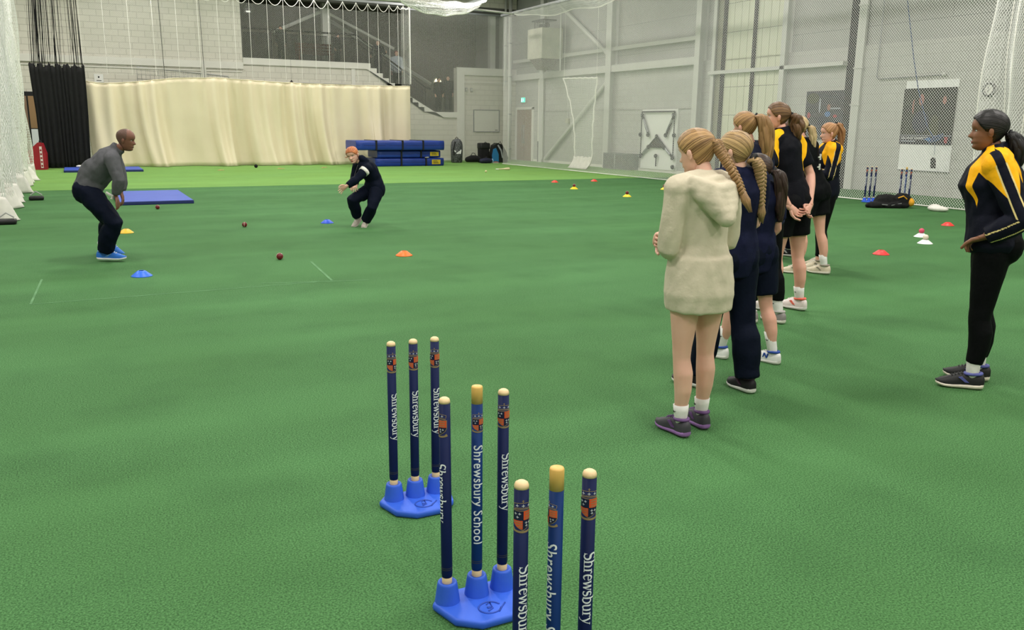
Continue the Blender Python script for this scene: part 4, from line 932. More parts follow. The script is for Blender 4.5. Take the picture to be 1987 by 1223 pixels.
def stump_set(label, x, y, specs, rz=0.0, lean=0.0, off=None):
    """specs: three (kind, top z, text angle, crest angle) from left to right; faces -Y"""
    t = thing('stump_set', label, 'stumps', (x, y, 0), rz, 'spring-back cricket stumps')
    # rubber base: wide back edge, blunt pointed front
    o2 = [(-.155, .035), (-.115, .085), (.115, .085), (.155, .035), (.125, -.08), (.055, -.135), (-.055, -.135), (-.125, -.08)]
    bm = bmesh.new(); f = bm.faces.new([bm.verts.new((a, b, 0)) for a, b in o2]); e = bmesh.ops.extrude_face_region(bm, geom=[f])
    for v in [q for q in e['geom'] if isinstance(q, bmesh.types.BMVert)]: v.co.z = .028
    bmesh.ops.recalc_face_normals(bm, faces=bm.faces[:])
    bmesh.ops.bevel(bm, geom=[q for q in bm.edges], offset=.012, segments=3, affect='EDGES', profile=.6)
    base = bm_obj(bm, 'base', m_base, t); base.data.polygons.foreach_set('use_smooth', [True] * len(base.data.polygons))
    em = MB(); em.tube([(.036 * math.cos(a), -.068 + .032 * math.sin(a), .0285) for a in np.linspace(.2, 2 * PI - .4, 28)], .003, seg=6)
    em.tube([(.018, -.10, .0285), (.035, -.082, .0285), (.056, -.062, .0285)], .003, seg=6); em.tube([(-.004, -.05, .0285), (.012, -.04, .0285), (.008, -.075, .0285), (-.012, -.085, .0285)], .0026, seg=6); em.box(-.008, .004, -.072, -.064, .027, .031)
    em.build('embossed_logo', m_based, base, smooth=True)
    R_ = .0178
    for k, (kind, zt, ta, ca) in enumerate(specs):
        dx_, dy_, ln_ = off[k] if off else (0, 0, 0); sx_ = -.0915 + .0915 * k + dx_; sy_ = .032 + dy_
        MB().lathe([(.042, .02), (.040, .03), (.032, .088), (.030, .094), (.026, .096), (.023, .092)], (sx_, sy_, 0), 28).build('socket', m_base, t, smooth=True)
        wood = kind == 'wood'
        st_ = empty('stump', (sx_, sy_, 0)); st_.parent = t; st_.rotation_euler = (lean, ln_, 0)
        cap = .045 if wood else .006
        MB().lathe([(R_ * .85, .10), (R_, .125), (R_, .13), (R_, zt - cap - .012)], seg=28).build('shaft', m_navy2 if wood else m_navy, st_, smooth=True)
        MB().lathe([(R_ * .9, .06), (R_ * .93, .118), (R_ * .9, .1185)], seg=24).build('ferrule', m_ash, st_, smooth=True)
        if wood: MB().lathe([(R_ * 1.0, zt - cap - .012), (R_ * 1.0, zt - .006), (R_ * .9, zt - .002), (R_ * .5, zt), (0, zt - .002)], seg=28).build('cap', m_ash2, st_, smooth=True)
        else: MB().lathe([(R_ * .995, zt - cap - .012), (R_ * .98, zt - .011), (R_ * .85, zt - .005), (R_ * .5, zt - .001), (0, zt)], seg=28).build('cap', m_ash, st_, smooth=True)
        for z in (.14, .146): MB().lathe([(R_ + .0003, z), (R_ + .0005, z + .001), (R_ + .0003, z + .002)], seg=24).build('band', mat('dull gold band', (52, 52, 50), .5), st_)
        if kind == 'plain' : continue
        if wood:
            me = text_mesh('Shrewsbury School', 1.0, 1.1, .008); bm = bmesh.new(); bm.from_mesh(me); bpy.data.meshes.remove(me)
            for v in bm.verts: v.co.y *= 1.15
            s_ = .335 / max(v.co.x for v in bm.verts); wrap_bm(bm, R_, ta, zt - .19, s_, .32); bm_obj(bm, 'lettering', m_ltr, st_)
            bm = wrap_bm(crest_bm(), R_, ca, zt - .085, .062, 0, .0005); bm_obj(bm, 'crest', [cgold, cor, cnav, cwh], st_)
        else:
            bm, L_ = serif_text('Shrewsbury'); s_ = .195 / L_
            for v in bm.verts: v.co.y *= 1.15
            wrap_bm(bm, R_, ta, zt - .212, s_ , .24, .0006); 
            bm_obj(bm, 'lettering', m_ltr, st_)
            bm = wrap_bm(crest_bm(), R_, ca, zt - .045, .078, 0, .0005); bm_obj(bm, 'crest', [cgold, cor, cnav, cwh], st_)
    return t
#--STUMPS--
def view_ang(x, y): return math.atan2(-y, -x)
a1 = view_ang(1.13, 3.06); a2 = view_ang(1.05, 2.27); a3 = view_ang(.95, 1.6)
stump_set('farthest blue stump set of the three in the foreground', 1.13, 3.065, [('resin', .69, a1 + .5, a1 + .35), ('resin', .69, a1 + .25, a1 + .05), ('resin', .69, a1 + .2, a1 - .1)])
stump_set('middle blue stump set of the three in the foreground', 1.045, 2.265, [('resin', .712, a2 - 1.15, a2 - 1.1), ('wood', .735, a2 + .15, a2 + .3), ('resin', .712, a2 + .35, a2 + .1)], off=((-.012, 0, -.008), (0, 0, 0), (0, 0, 0)))
stump_set('nearest blue stump set, cut off by the bottom edge', .95, 1.60, [('resin', .712, a3 + .45, a3 + .3), ('wood', .735, a3 - .8, a3 - 1.0), ('resin', .712, a3 + .1, a3 - .02)], off=((.004, .012, 0), (0, 0, 0), (0, 0, 0)))
stump_set('blue based stump set standing at the right net', 15.0, 12.85, [('resin', .75, PI * 1.2, PI * 1.2)] * 3, -.55)
stump_set('stump set standing behind a black bag at right net', 14.95, 11.95, [('resin', .75, PI * 1.2, PI * 1.2), ('wood', .78, PI * 1.2, PI * 1.2), ('resin', .75, PI * 1.2, PI * 1.2)], -.6)
t = thing('kit_bag', 'black and gold kit bag slumped before the stumps at the net', 'bag', (14.42, 11.8, 0), -.45)
mb = MB(); mb.ell((-.12, .02, .12), (.24, .15, .14)); mb.ell((.18, .0, .13), (.2, .15, .15)); mb.ell((-.35, -.06, .05), (.22, .13, .06)); mb.ell((0, -.12, .05), (.3, .1, .06))
co, fs = remesh(mb, .02, 3, (.03, 9, 1)); MB().add(co, fs).build('body', m_blackcloth, t, smooth=True)
MB().ell((.33, -.04, .11), (.08, .14, .09)).build('gold_panel', mat('gold cloth', (222, 160, 40), .7), t, smooth=True); MB().tube([(.05, -.14, .2), (.14, -.17, .24), (.22, -.15, .18)], .012, seg=6).build('handle', MATS['gold cloth'], t); MB().tube([(-.4, -.14, .08), (-.1, -.2, .06), (.1, -.2, .1)], .01, seg=5).build('strap', m_galv, t)
#--MARK-KIT--
# ------------------------------------------------------------------ people
V3 = lambda *a: np.array(a, float)
def nrm(v): v = np.array(v, float); return v / (np.linalg.norm(v) + 1e-9)
def lerp(a, b, t): return np.array(a, float) * (1 - t) + np.array(b, float) * t
def skin_mat(name, c):
    m = mat(name, c, .5, .35, noise=(9, .35), rgb2=[c[0] * .93, c[1] * .84, c[2] * .82]); b = m.node_tree.nodes['Principled BSDF']
    b.inputs['Subsurface Weight'].default_value = .08; b.inputs['Subsurface Radius'].default_value = (.01, .004, .002); return m
def hair_mat(name, c1, c2):
    if name in MATS: return MATS[name]
    m = bpy.data.materials.new(name); m.use_nodes = True; nt = m.node_tree; b = nt.nodes['Principled BSDF']; b.inputs['Roughness'].default_value = .42; b.inputs['Specular IOR Level'].default_value = .35
    at = nt.nodes.new('ShaderNodeAttribute'); at.attribute_name = 'comb'
    n = nt.nodes.new('ShaderNodeTexNoise'); n.inputs['Scale'].default_value = 9; n.inputs['Detail'].default_value = 4; nt.links.new(at.outputs['Vector'], n.inputs['Vector'])
    r = nt.nodes.new('ShaderNodeMapRange'); r.inputs['From Min'].default_value = .36; r.inputs['From Max'].default_value = .66; nt.links.new(n.outputs['Fac'], r.inputs['Value'])
    mx = nt.nodes.new('ShaderNodeMix'); mx.data_type = 'RGBA'; mx.inputs['A'].default_value = lin(c1); mx.inputs['B'].default_value = lin(c2)
    nt.links.new(r.outputs['Result'], mx.inputs['Factor']); nt.links.new(mx.outputs['Result'], b.inputs['Base Color'])
    bp = nt.nodes.new('ShaderNodeBump'); bp.inputs['Strength'].default_value = .6; bp.inputs['Distance'].default_value = .006; nt.links.new(n.outputs['Fac'], bp.inputs['Height']); nt.links.new(bp.outputs['Normal'], b.inputs['Normal'])
    MATS[name] = m; return m
def cloth_mat(name, c, rough=.75, c2=None, panel=None, pipe=None):
    """cloth with an optional printed panel (attribute 'pan') and thin piping (attribute 'pip')"""
    if name in MATS: return MATS[name]
    m = mat(name, c, rough, .07, noise=(16, .5), rgb2=c2 or [v * .82 for v in c], bump=(55, .18)); nt = m.node_tree; b = nt.nodes['Principled BSDF']
    src = b.inputs['Base Color'].links[0].from_socket
    for an, col in (('pan', panel), ('pip', pipe)):
        if col is None: continue
        at = nt.nodes.new('ShaderNodeAttribute'); at.attribute_name = an
        r = nt.nodes.new('ShaderNodeMapRange'); r.inputs['From Min'].default_value = -.0008; r.inputs['From Max'].default_value = .0008; nt.links.new(at.outputs['Fac'], r.inputs['Value'])
        mx = nt.nodes.new('ShaderNodeMix'); mx.data_type = 'RGBA'; mx.inputs['B'].default_value = lin(col); nt.links.new(r.outputs['Result'], mx.inputs['Factor']); nt.links.new(src, mx.inputs['A']); src = mx.outputs['Result']
        nt.links.new(src, b.inputs['Base Color'])
    return m
m_eye = mat('eye white', (226, 222, 214), .3); m_iris = mat('dark iris', (36, 26, 22), .3); m_hairtie = mat('black hair tie', (14, 14, 16), .7)

# head: horizontal sections between a front and a back profile, in head heights
HZ = [-.5, -.47, -.42, -.36, -.32, -.28, -.235, -.19, -.14, -.06, 0, .06, .12, .2, .29, .37, .44, .485, .5]
HF = [.20, .29, .345, .335, .325, .355, .35, .345, .355, .345, .335, .365, .385, .38, .345, .285, .19, .08, .0]
HB = [-.02, -.03, -.05, -.10, -.15, -.20, -.25, -.29, -.33, -.385, -.415, -.435, -.445, -.44, -.41, -.345, -.235, -.10, .0]
HW = [.09, .13, .175, .215, .235, .25, .262, .275, .288, .302, .31, .318, .322, .322, .305, .265, .19, .09, .0]
NZ_ = [-.21, -.185, -.16, -.13, -.09, -.04, .02, .08]; NP_ = [0, .035, .085, .105, .08, .05, .022, 0]
def head_pt(th, z, off=0.0, face=True):
    f = np.interp(z, HZ, HF) + off; b = np.interp(z, HZ, HB) - off; w_ = np.interp(z, HZ, HW) + off
    s_, c_ = math.sin(th), math.cos(th)
    ex = .86 if c_ > 0 else 1.0
    x = w_ * math.copysign(abs(s_) ** ex, s_); y = (f if c_ > 0 else -b) * math.copysign(abs(c_) ** ex, c_)
    if face and c_ > 0:
        y += np.interp(z, NZ_, NP_) * math.exp(-(x / .052) ** 2) * 1.05
        y -= .035 * math.exp(-((abs(x) - .135) / .07) ** 2 - ((z - .015) / .055) ** 2)
        y += .012 * math.exp(-(x / .09) ** 2 - ((z + .29) / .025) ** 2) - .012 * math.exp(-(x / .1) ** 2 - ((z + .345) / .02) ** 2)
    zz = z + (off if z > .3 else 0) * max(0, (z - .3) / .2)
    return V3(x, y, zz)
def head_grid(nu=52, nv=40):
    ths = [PI * math.copysign(abs(t_) ** 1.35, t_) for t_ in np.linspace(-1, 1, nu + 1)[:-1]]
    zs = [-.5 + 1.0 * k / (nv - 1) for k in range(nv)]
    return ths, zs
def hairline(th):
    return float(np.interp(abs(th), [0, .45, .8, 1.05, 1.25, 1.42, 1.60, 1.78, 2.0, 2.5, PI], [.30, .29, .22, .11, .03, -.05, .02, -.14, -.26, -.36, -.40]))
class Person:
    def __init__(s, label, loc, J, rz=0.0, k=1.0, skin=None, voxel=.010, hh=.215, look=(0, 1, 0), up=(0, 0, 1), group=None):
        s.t = thing('person', label, 'person', loc, rz, group); s.J = {a: np.array(b, float) for a, b in J.items()}; s.k = k; s.skin = skin; s.vx = voxel; s.hh = hh
        f = nrm(look); r = nrm(np.cross(f, np.array(up, float))); u = np.cross(r, f); s.hf, s.hr, s.hu = f, r, u
        J = s.J; s.lat = nrm(J['sR'] - J['sL']); s.hlat = nrm(J['hR'] - J['hL'])
    def H(s, p): return s.J['hed'] + (s.hr * p[0] + s.hf * p[1] + s.hu * p[2]) * s.hh
    def torso(s, mb, o, lo=-.10, girth=1.0, chest=0.0, belly=0.0, top=True, hemw=None):
        J, k = s.J, s.k; sp = nrm(J['wai'] - J['pel']); fw = np.cross(J['nek'] - J['pel'], s.lat); fw = -nrm(fw) if False else nrm(np.cross(s.lat, nrm(J['nek'] - J['pel']))); fw = -fw
        P = [J['pel'] + sp * lo * k, J['pel'] - sp * .03 * k if lo < -.05 else J['pel'] + sp * (lo + .03) * k, lerp(J['pel'], J['wai'], .5), J['wai'], lerp(J['wai'], J['che'], .55), J['che'] + fw * .01, lerp(J['che'], J['nek'], .5), lerp(J['che'], J['nek'], .78), J['nek']]
        A = [.135, .158, .148, .122, .132, .148, .148, .115, .055]; B = [.095, .112, .108, .092 + belly, .098 + belly, .108 + chest, .098 + chest * .5, .075, .05]
        S = [lerp(s.hlat, s.lat, q) for q in (0, 0, .15, .4, .6, .8, 1, 1, 1)]
        r = [(a * k * girth + o, b * k * girth + o) for a, b in zip(A, B)]
        if hemw: r[0] = (r[0][0] * hemw, r[0][1] * hemw); r[1] = (r[1][0] * hemw, r[1][1] * hemw)
        n = 9 if top else 4
        mb.tube(P[:n], r[:n], side=S[:n], seg=22, round_ends=False)
        s.fwd = fw
        if top:
            for sh in ('sL', 'sR'): mb.tube([lerp(J['nek'], J['che'], .2), lerp(lerp(J['nek'], J['che'], .15), J[sh], .5), J[sh]], [.055 * k + o, .055 * k + o, .052 * k + o], seg=12, round_ends=True)
    def arm(s, mb, sd, o=0.0, t1=2.0, puff=0.0):
        """t: 0 shoulder, 1 elbow, 2 wrist"""
        a, b, c = s.J['s' + sd], s.J['e' + sd], s.J['w' + sd]; k = s.k
        T = [0, .15, .4, .7, .92, 1.0, 1.08, 1.3, 1.6, 1.85, 2.0]; R = [.050, .050, .046, .041, .037, .0365, .038, .040, .033, .027, .025]
        P = []; Q = []
        for t_, r in zip(T, R):
            if t_ > t1: break
            P.append(lerp(a, b, t_) if t_ <= 1 else lerp(b, c, t_ - 1)); Q.append(r * k + o + puff * math.sin(PI * min(1, t_ / t1)))
        if T[len(P) - 1] < t1: P.append(lerp(a, b, t1) if t1 <= 1 else lerp(b, c, t1 - 1)); Q.append(Q[-1] * .98)
        mb.tube(P, Q, seg=14, round_ends=False); mb.ell(a, (Q[0], Q[0], Q[0]), seg=12, rows=8)
    def leg(s, mb, sd, o=0.0, t1=2.0, flare=0.0, R=None):
        a, b, c = s.J['h' + sd], s.J['k' + sd], s.J['a' + sd]; k = s.k; back = -nrm(s.footdir(sd)) * .014 * k
        T = [0, .2, .45, .75, .92, 1.0, 1.1, 1.3, 1.55, 1.8, 2.0]; R = R or [.090, .088, .078, .062, .053, .051, .048, .054, .047, .036, .034]
        P = []; Q = []
        for t_, r in zip(T, R):
            if t_ > t1: break
            p = lerp(a, b, t_) if t_ <= 1 else lerp(b, c, t_ - 1)
            if 1.15 < t_ < 1.7: p = p + back
            P.append(p); Q.append(r * k + o + flare * max(0, (t_ - .6) / 1.4))
        if T[len(P) - 1] < t1:
            P.append(lerp(a, b, t1) if t1 <= 1 else lerp(b, c, t1 - 1)); Q.append(Q[-1])
        mb.tube(P, Q, seg=16)
        mb.ell(a, (Q[0], Q[0], Q[0]), seg=14, rows=8)
    def footdir(s, sd): return s.J.get('f' + sd, V3(0, 1, 0))
    def hips(s, mb, o, bum=.02):
        J, k = s.J, s.k; sp = nrm(J['wai'] - J['pel']); fw = nrm(np.cross(nrm(J['wai'] - J['pel']), s.hlat))
        mb.tube([J['pel'] - sp * .07 * k, J['pel'], lerp(J['pel'], J['wai'], .6)], [(.14 * k + o, .095 * k + o), (.155 * k + o, .112 * k + o), (.128 * k + o, .095 * k + o)], side=[s.hlat] * 3, seg=20)
        for sg in (-1, 1): mb.ell(J['pel'] + s.hlat * sg * .07 * k - fw * (.014 + bum) * k - sp * .035 * k, (.084 * k + o, .088 * k + o, .10 * k + o), seg=14, rows=8)
    def hand(s, mb, sd, curl=.5, palm=None, spread=.12):
        J, k = s.J, s.k; w_ = J['w' + sd]; d = nrm(J['g' + sd] - w_); pn = np.array(palm if palm is not None else (s.lat * (1 if sd == 'L' else -1)), float); pn = nrm(pn - d * (pn @ d)); sdv = np.cross(d, pn)   # palm normal pn
        L = .085 * k; mb.tube([w_ - d * .02 * k, w_ + d * .02 * k, w_ + d * L * .6, w_ + d * L], [(.026 * k, .02 * k), (.03 * k, .018 * k), (.04 * k, .015 * k), (.038 * k, .012 * k)], side=[sdv] * 4, seg=12, round_ends=True)
        for i in range(4):
            q = (i - 1.5) / 1.5; base = w_ + d * L * (.93 - .05 * abs(q)) + sdv * q * .029 * k; dd = nrm(d + sdv * q * getattr(s, 'spr', spread)); ln = (.068, .078, .074, .058)[i] * k; P = [base - dd * .015, base]; an = 0
            cur = base
            for f, sgm in ((.42, .5), (.32, .9), (.26, .8)):
                an += curl * sgm; v = dd * math.cos(an) + pn * math.sin(an); cur = cur + v * ln * f; P.append(cur)
            mb.tube(P, [.0088 * k, .0088 * k, .0082 * k, .0076 * k, .0066 * k], seg=8, round_ends=True)
        th = -1 if sd == 'L' else 1; th = s.thumb.get(sd, 1) if hasattr(s, 'thumb') else 1
        b0 = w_ + d * .025 * k + sdv * th * .025 * k; P = [b0, b0 + (d * .6 + sdv * th * .7) * .035 * k, b0 + (d * .95 + sdv * th * .75 + pn * .3 * curl) * .055 * k, b0 + (d * 1.25 + sdv * th * .6 + pn * .6 * curl) * .068 * k]
        mb.tube(P, [.013 * k, .0115 * k, .010 * k, .008 * k], seg=8, round_ends=True)
    def body(s, curl=(.5, .5), palms=(None, None), lips=(176, 104, 98), brow=(70, 50, 40), feet=False):
        mb = MB(); s.torso(mb, -.012); s.hips(mb, -.012, 0)
        for sd in 'LR': s.arm(mb, sd); s.leg(mb, sd)
        J, k = s.J, s.k
        nb = J['nek']; hd = s.H((0, -.10, -.30)); mb.tube([lerp(nb, J['che'], .25), nb, lerp(nb, hd, .6), hd], [.06 * k, .047 * k, .045 * k, .046 * k], seg=14)
        co, fs = remesh(mb, s.vx, 3); out = MB().add(co, fs)
        ths, zs = head_grid(); nu, nv = len(ths), len(zs)
        vs = [s.H(head_pt(th, z)) for z in zs for th in ths]; fs = [(i * nu + j, i * nu + (j + 1) % nu, (i + 1) * nu + (j + 1) % nu, (i + 1) * nu + j) for i in range(nv - 1) for j in range(nu)]
        out.add(vs, fs)
        ax = (s.hr, s.hf, s.hu); hh = s.hh
        for sg in (-1, 1):
            out.ell(s.H((sg * .345, -.03, -.07)), (.030 * hh, .062 * hh, .10 * hh), ax, 10, 8)      # ear
            out.ell(s.H((sg * .365, -.03, -.03)), (.022 * hh, .062 * hh, .085 * hh), ax, 10, 8)
            out.ell(s.H((sg * .135, .272, .005)), (.055 * hh, .035 * hh, .026 * hh), ax, 10, 8, 1)
            out.ell(s.H((sg * .135, .300, .005)), (.022 * hh, .012 * hh, .024 * hh), ax, 8, 6, 2)
            out.tube([s.H((sg * .07, .318, .022)), s.H((sg * .135, .31, .036)), s.H((sg * .2, .265, .018))], .008 * hh, seg=6, mi=2)
            out.tube([s.H((sg * .05, .352, .085)), s.H((sg * .13, .335, .105)), s.H((sg * .21, .268, .075))], [.013 * hh, .013 * hh, .007 * hh], seg=6, mi=4)
        out.tube([s.H((-.09, .325, -.285)), s.H((-.04, .352, -.272)), s.H((0, .358, -.278)), s.H((.04, .352, -.272)), s.H((.09, .325, -.285))], [.006 * hh, .018 * hh, .018 * hh, .018 * hh, .006 * hh], seg=7, mi=3)
        out.tube([s.H((-.08, .322, -.295)), s.H((0, .350, -.312)), s.H((.08, .322, -.295))], [.006 * hh, .022 * hh, .006 * hh], seg=7, mi=3)
        for i, sd in enumerate('LR'): s.hand(out, sd, curl[i], palms[i])
        return out.build('body', [s.skin, m_eye, m_iris, mat('lips %s' % (lips,), lips, .45), mat('brow %s' % (brow,), brow, .7)], s.t, smooth=True, fix=False)
    def top(s, m, name='top', o=.012, lo=-.12, sleeve=.55, so=.016, girth=1.0, chest=0.0, belly=0.0, hemw=1.0, wr=(.010, 9, .6), extra=None, panel=None, pipe=None, puff=0.0, collar=0.0, it=4):
        mb = MB(); s.torso(mb, o, lo, girth, chest, belly, True, hemw)
        for sd in 'LR':
            if sleeve: s.arm(mb, sd, so, sleeve, puff)
        J, k = s.J, s.k
        if collar: mb.tube([lerp(J['nek'], J['che'], .15), lerp(J['nek'], J['hed'], .38)], [.072 * k, .064 * k], seg=18)
        if extra: extra(mb)
        co, fs = remesh(mb, s.vx * .92, it, wr); q = MB().add(co, fs); ob = q.build(name, m, s.t, smooth=True, fix=False)
        for an, caps, sub in (('pan', panel, True), ('pip', pipe, False)):
            if not caps: continue
            val = np.full(len(co), -1.0)
            if callable(caps): val = caps(co); caps = []
            for c_ in caps:
                pa, pb, ra, rb = np.array(c_[0], float), np.array(c_[1], float), c_[2], c_[3]; ab = pb - pa; t_ = np.clip(((co - pa) @ ab) / (ab @ ab), 0, 1); d = np.linalg.norm(co - (pa + t_[:, None] * ab), axis=1); v = (ra + (rb - ra) * t_) - d
                val = np.minimum(val, -v) if (len(c_) > 4 and c_[4]) else np.maximum(val, v)
            at = ob.data.attributes.new(an, 'FLOAT', 'POINT'); at.data.foreach_set('value', val)
        return ob
    def legs(s, m, name='trousers', o=.010, t1=1.95, flare=0.0, wr=(.008, 9, .5), bum=.012, waist=True):
        mb = MB(); s.hips(mb, o, bum)
        for sd in 'LR': s.leg(mb, sd, o, t1, flare)
        co, fs = remesh(mb, s.vx * .95, 4, wr); return MB().add(co, fs).build(name, m, s.t, smooth=True, fix=False)
    def sock(s, sd, m, hi=.10, tick=False):
        c = s.J['a' + sd]; up = nrm(s.J['k' + sd] - c); f = nrm(s.footdir(sd)); k = s.k
        P = [c - V3(0, 0, .03) * k + f * .004 * k, c - up * .0, c + up * .03, c + up * hi * .6, c + up * hi]
        mb = MB().tube(P, [.022 * k, .030 * k, .037 * k, .040 * k, .042 * k + .001], seg=16); o = mb.build('sock', m, s.t, smooth=True)
        if tick:
            sd_ = nrm(np.cross(f, V3(0, 0, 1))) * tick; p0 = c + up * hi * .62 + sd_ * .0395 * k
            MB().tube([p0 + f * .014 + up * .004 + 0 * sd_, p0 + f * .010 - up * .003 + sd_ * .001, p0 - f * .016 + up * .008 - sd_ * .004], [.002, .0032, .001], seg=5).build('tick_mark', m_black, o)
        return o
    def shoe(s, sd, up_m, sole_m, acc_m=None, L=.245, lace=None, pitch=0.0, extra=None):
        c = s.J['a' + sd]; f = s.footdir(sd).copy(); f[2] = 0; f = nrm(f); k = s.k; L = L * k
        e = empty('shoe', (0, 0, 0)); e.parent = s.t
        ax_f = f * math.cos(pitch) - V3(0, 0, 1) * math.sin(pitch); r = nrm(np.cross(f, V3(0, 0, 1))); uz = np.cross(r, ax_f)
        heel = c - uz * (.082 * k) - ax_f * L * .26
        mx = Matrix(((r[0], ax_f[0], uz[0], heel[0]), (r[1], ax_f[1], uz[1], heel[1]), (r[2], ax_f[2], uz[2], heel[2]), (0, 0, 0, 1)))
        sg = 1 if sd == 'R' else -1
        ST = [0, .03, .1, .22, .35, .5, .65, .8, .9, .97, 1.0]; WD = [.016, .026, .033, .035, .033, .036, .042, .042, .035, .022, .008]; OF = [0, 0, 0, .0, .002, .003, .002, -.002, -.006, -.010, -.012]; RK = [.012, .006, .001, 0, 0, 0, 0, .003, .009, .017, .022]
        TP = [.070, .092, .098, .097, .098, .096, .080, .064, .056, .046, .034]; SH = [.036, .039, .040, .039, .037, .034, .031, .028, .026, .024, .022]
        vs = []; n = 12
        for t_, w_, of, rk, sh in zip(ST, WD, OF, RK, SH):
            for j, (u, z) in enumerate(((-1, 0), (1, 0), (1.06, .5), (1, 1), (-1, 1), (-1.06, .5))): vs.append((of * sg * k * -1 + u * w_ * k * 1.06, t_ * L, (rk + z * sh) * k))
        m6 = 6; fs = [(i * m6 + j, i * m6 + (j + 1) % m6, (i + 1) * m6 + (j + 1) % m6, (i + 1) * m6 + j) for i in range(len(ST) - 1) for j in range(m6)] + [tuple(range(m6)), tuple((len(ST) - 1) * m6 + j for j in range(m6))]
        q = MB().add(vs, fs); so = q.build('sole', sole_m, e, smooth=True); so.matrix_local = mx; b = so.modifiers.new('sub', 'SUBSURF'); b.levels = b.render_levels = 1
        vs = []; na = 13
        for t_, w_, of, rk, sh, tp in zip(ST, WD, OF, RK, SH, TP):
            z0 = (rk + sh * .7) * k; zt = max(tp * k, z0 + .012 * k)
            for j in range(na):
                a = PI * j / (na - 1); vs.append((-of * sg * k + w_ * k * math.cos(a) * (1.0), t_ * L, z0 + (zt - z0) * math.sin(a) ** .75))
        fs = [(i * na + j, i * na + (j + 1), (i + 1) * na + (j + 1), (i + 1) * na + j) for i in range(len(ST) - 1) for j in range(na - 1)] + [tuple(range(na)), tuple((len(ST) - 1) * na + j for j in range(na))]
        u = MB().add(vs, fs).build('upper', up_m, e, smooth=True); u.matrix_local = mx
        mb = MB()
        for i in range(5):
            t_ = .40 + .065 * i; zt = float(np.interp(t_, ST, TP)) * k; mb.tube([(-.018 * k, t_ * L, zt - .006 * k), (0, (t_ + .015) * L, zt + .003 * k), (.018 * k, t_ * L, zt - .006 * k)], .0035 * k, seg=5)
        lo = mb.build('laces', lace or m_white, e, smooth=True); lo.matrix_local = mx
        mb = MB().tube([(.033 * k * math.cos(a), L * .24 + L * .17 * math.sin(a), .096 * k - .003 * k * math.sin(a)) for a in np.linspace(0, 2 * PI, 21)], .010 * k, seg=7, caps=False); co_ = mb.build('collar', acc_m or up_m, e, smooth=True); co_.matrix_local = mx
        if acc_m:
            for q in (-1, 1):
                w5 = .0375 * k
                st = MB().prism([(L * .32, .044 * k), (L * .40, .044 * k), (L * .54, .072 * k), (L * .47, .078 * k)], q * w5 * .80, q * w5 * 1.03, 'x').build('side_stripe', acc_m, e); st.matrix_local = mx
        if extra: extra(e, mx, L, k)
        return e
    def hair(s, m, root=(0, -.42, .1), vol=.03, name='hair', line=None):
        ths, zs = head_grid(56, 44); nu, nv = len(ths), len(zs); R_ = nrm(root); a1 = nrm(np.cross(R_, V3(1, 0, 0.01))); a2 = np.cross(R_, a1)
        vs = []; at = []
        for z in zs:
            for th in ths:
                hl = hairline(th) if line is None else line(th); d = (z - hl); msk = min(1, max(0, d / .05 + .35)); msk = msk * msk * (3 - 2 * msk)
                strand = .004 * math.sin(th * 31 + z * 9)
                p = head_pt(th, z, -.03 + (vol + .03 + strand) * msk, face=False); vs.append(s.H(p)); q = p - R_ * (p @ R_); q = nrm(q); at.append((q @ a1 * 1.6, q @ a2 * 1.6, 0.06 * np.linalg.norm(p)))
        fs = [(i * nu + j, i * nu + (j + 1) % nu, (i + 1) * nu + (j + 1) % nu, (i + 1) * nu + j) for i in range(nv - 1) for j in range(nu)]
        return MB().add(vs, fs, 0, at).build(name, m, s.t, smooth=True, fix=False)
    def pony(s, m, path, rad, locks=14, wav=.006, name='ponytail', tie=True, flat=.75):
        """path in head units from the tie; rad radii (m)"""
        P = [s.H(p) for p in path]; n = 26
        tt = np.linspace(0, 1, len(P)); T = np.linspace(0, 1, n); C_ = np.stack([np.interp(T, tt, [p[i] for p in P]) for i in range(3)], 1)
        for _ in range(3): C_[1:-1] = (C_[:-2] + C_[1:-1] * 2 + C_[2:]) / 4
        Rr = np.interp(T, np.linspace(0, 1, len(rad)), rad)
        mb = MB(); mb.tube(list(C_), [(r * .92, r * flat * .92) for r in Rr], side=s.hr, seg=18, attr=True, round_ends=False)
        for i in range(locks):
            a = 2 * PI * i / locks + random.random() * .4; ph = random.random() * 6; Q = []; q_ = []
            ext = random.uniform(.82, 1.04)
            for j in range(n):
                t_ = min(j / (n - 1) * ext, 1.0); c_ = np.array([np.interp(t_, T, C_[:, i_]) for i_ in range(3)]); r = np.interp(t_, T, Rr); aa = a + .5 * math.sin(t_ * 4 + ph)
                Q.append(c_ + s.hr * math.cos(aa) * r * .8 + s.hf * math.sin(aa) * r * flat * .8 + s.hr * wav * math.sin(t_ * 14 + ph) + s.hf * wav * math.cos(t_ * 11 + ph) + (V3(0, 0, -1) * max(0, j / (n - 1) * ext - 1) * .05)); q_.append(max(.0015, r * .36 * (1 - .85 * t_ ** 4)))
            mb.tube(Q, q_, seg=7, attr=True)
        o = mb.build(name, m, s.t, smooth=True)
        if tie:
            ax = nrm(C_[1] - C_[0]); sd = nrm(np.cross(ax, s.hr + .01)); s2 = np.cross(ax, sd)
            r0 = Rr[0] * .9; MB().tube([C_[1] + (sd * math.cos(a) + s2 * math.sin(a)) * r0 for a in np.linspace(0, 2 * PI, 19)], .009, seg=7, caps=False).build('hair_tie', m_hairtie, o, smooth=True)
        return o
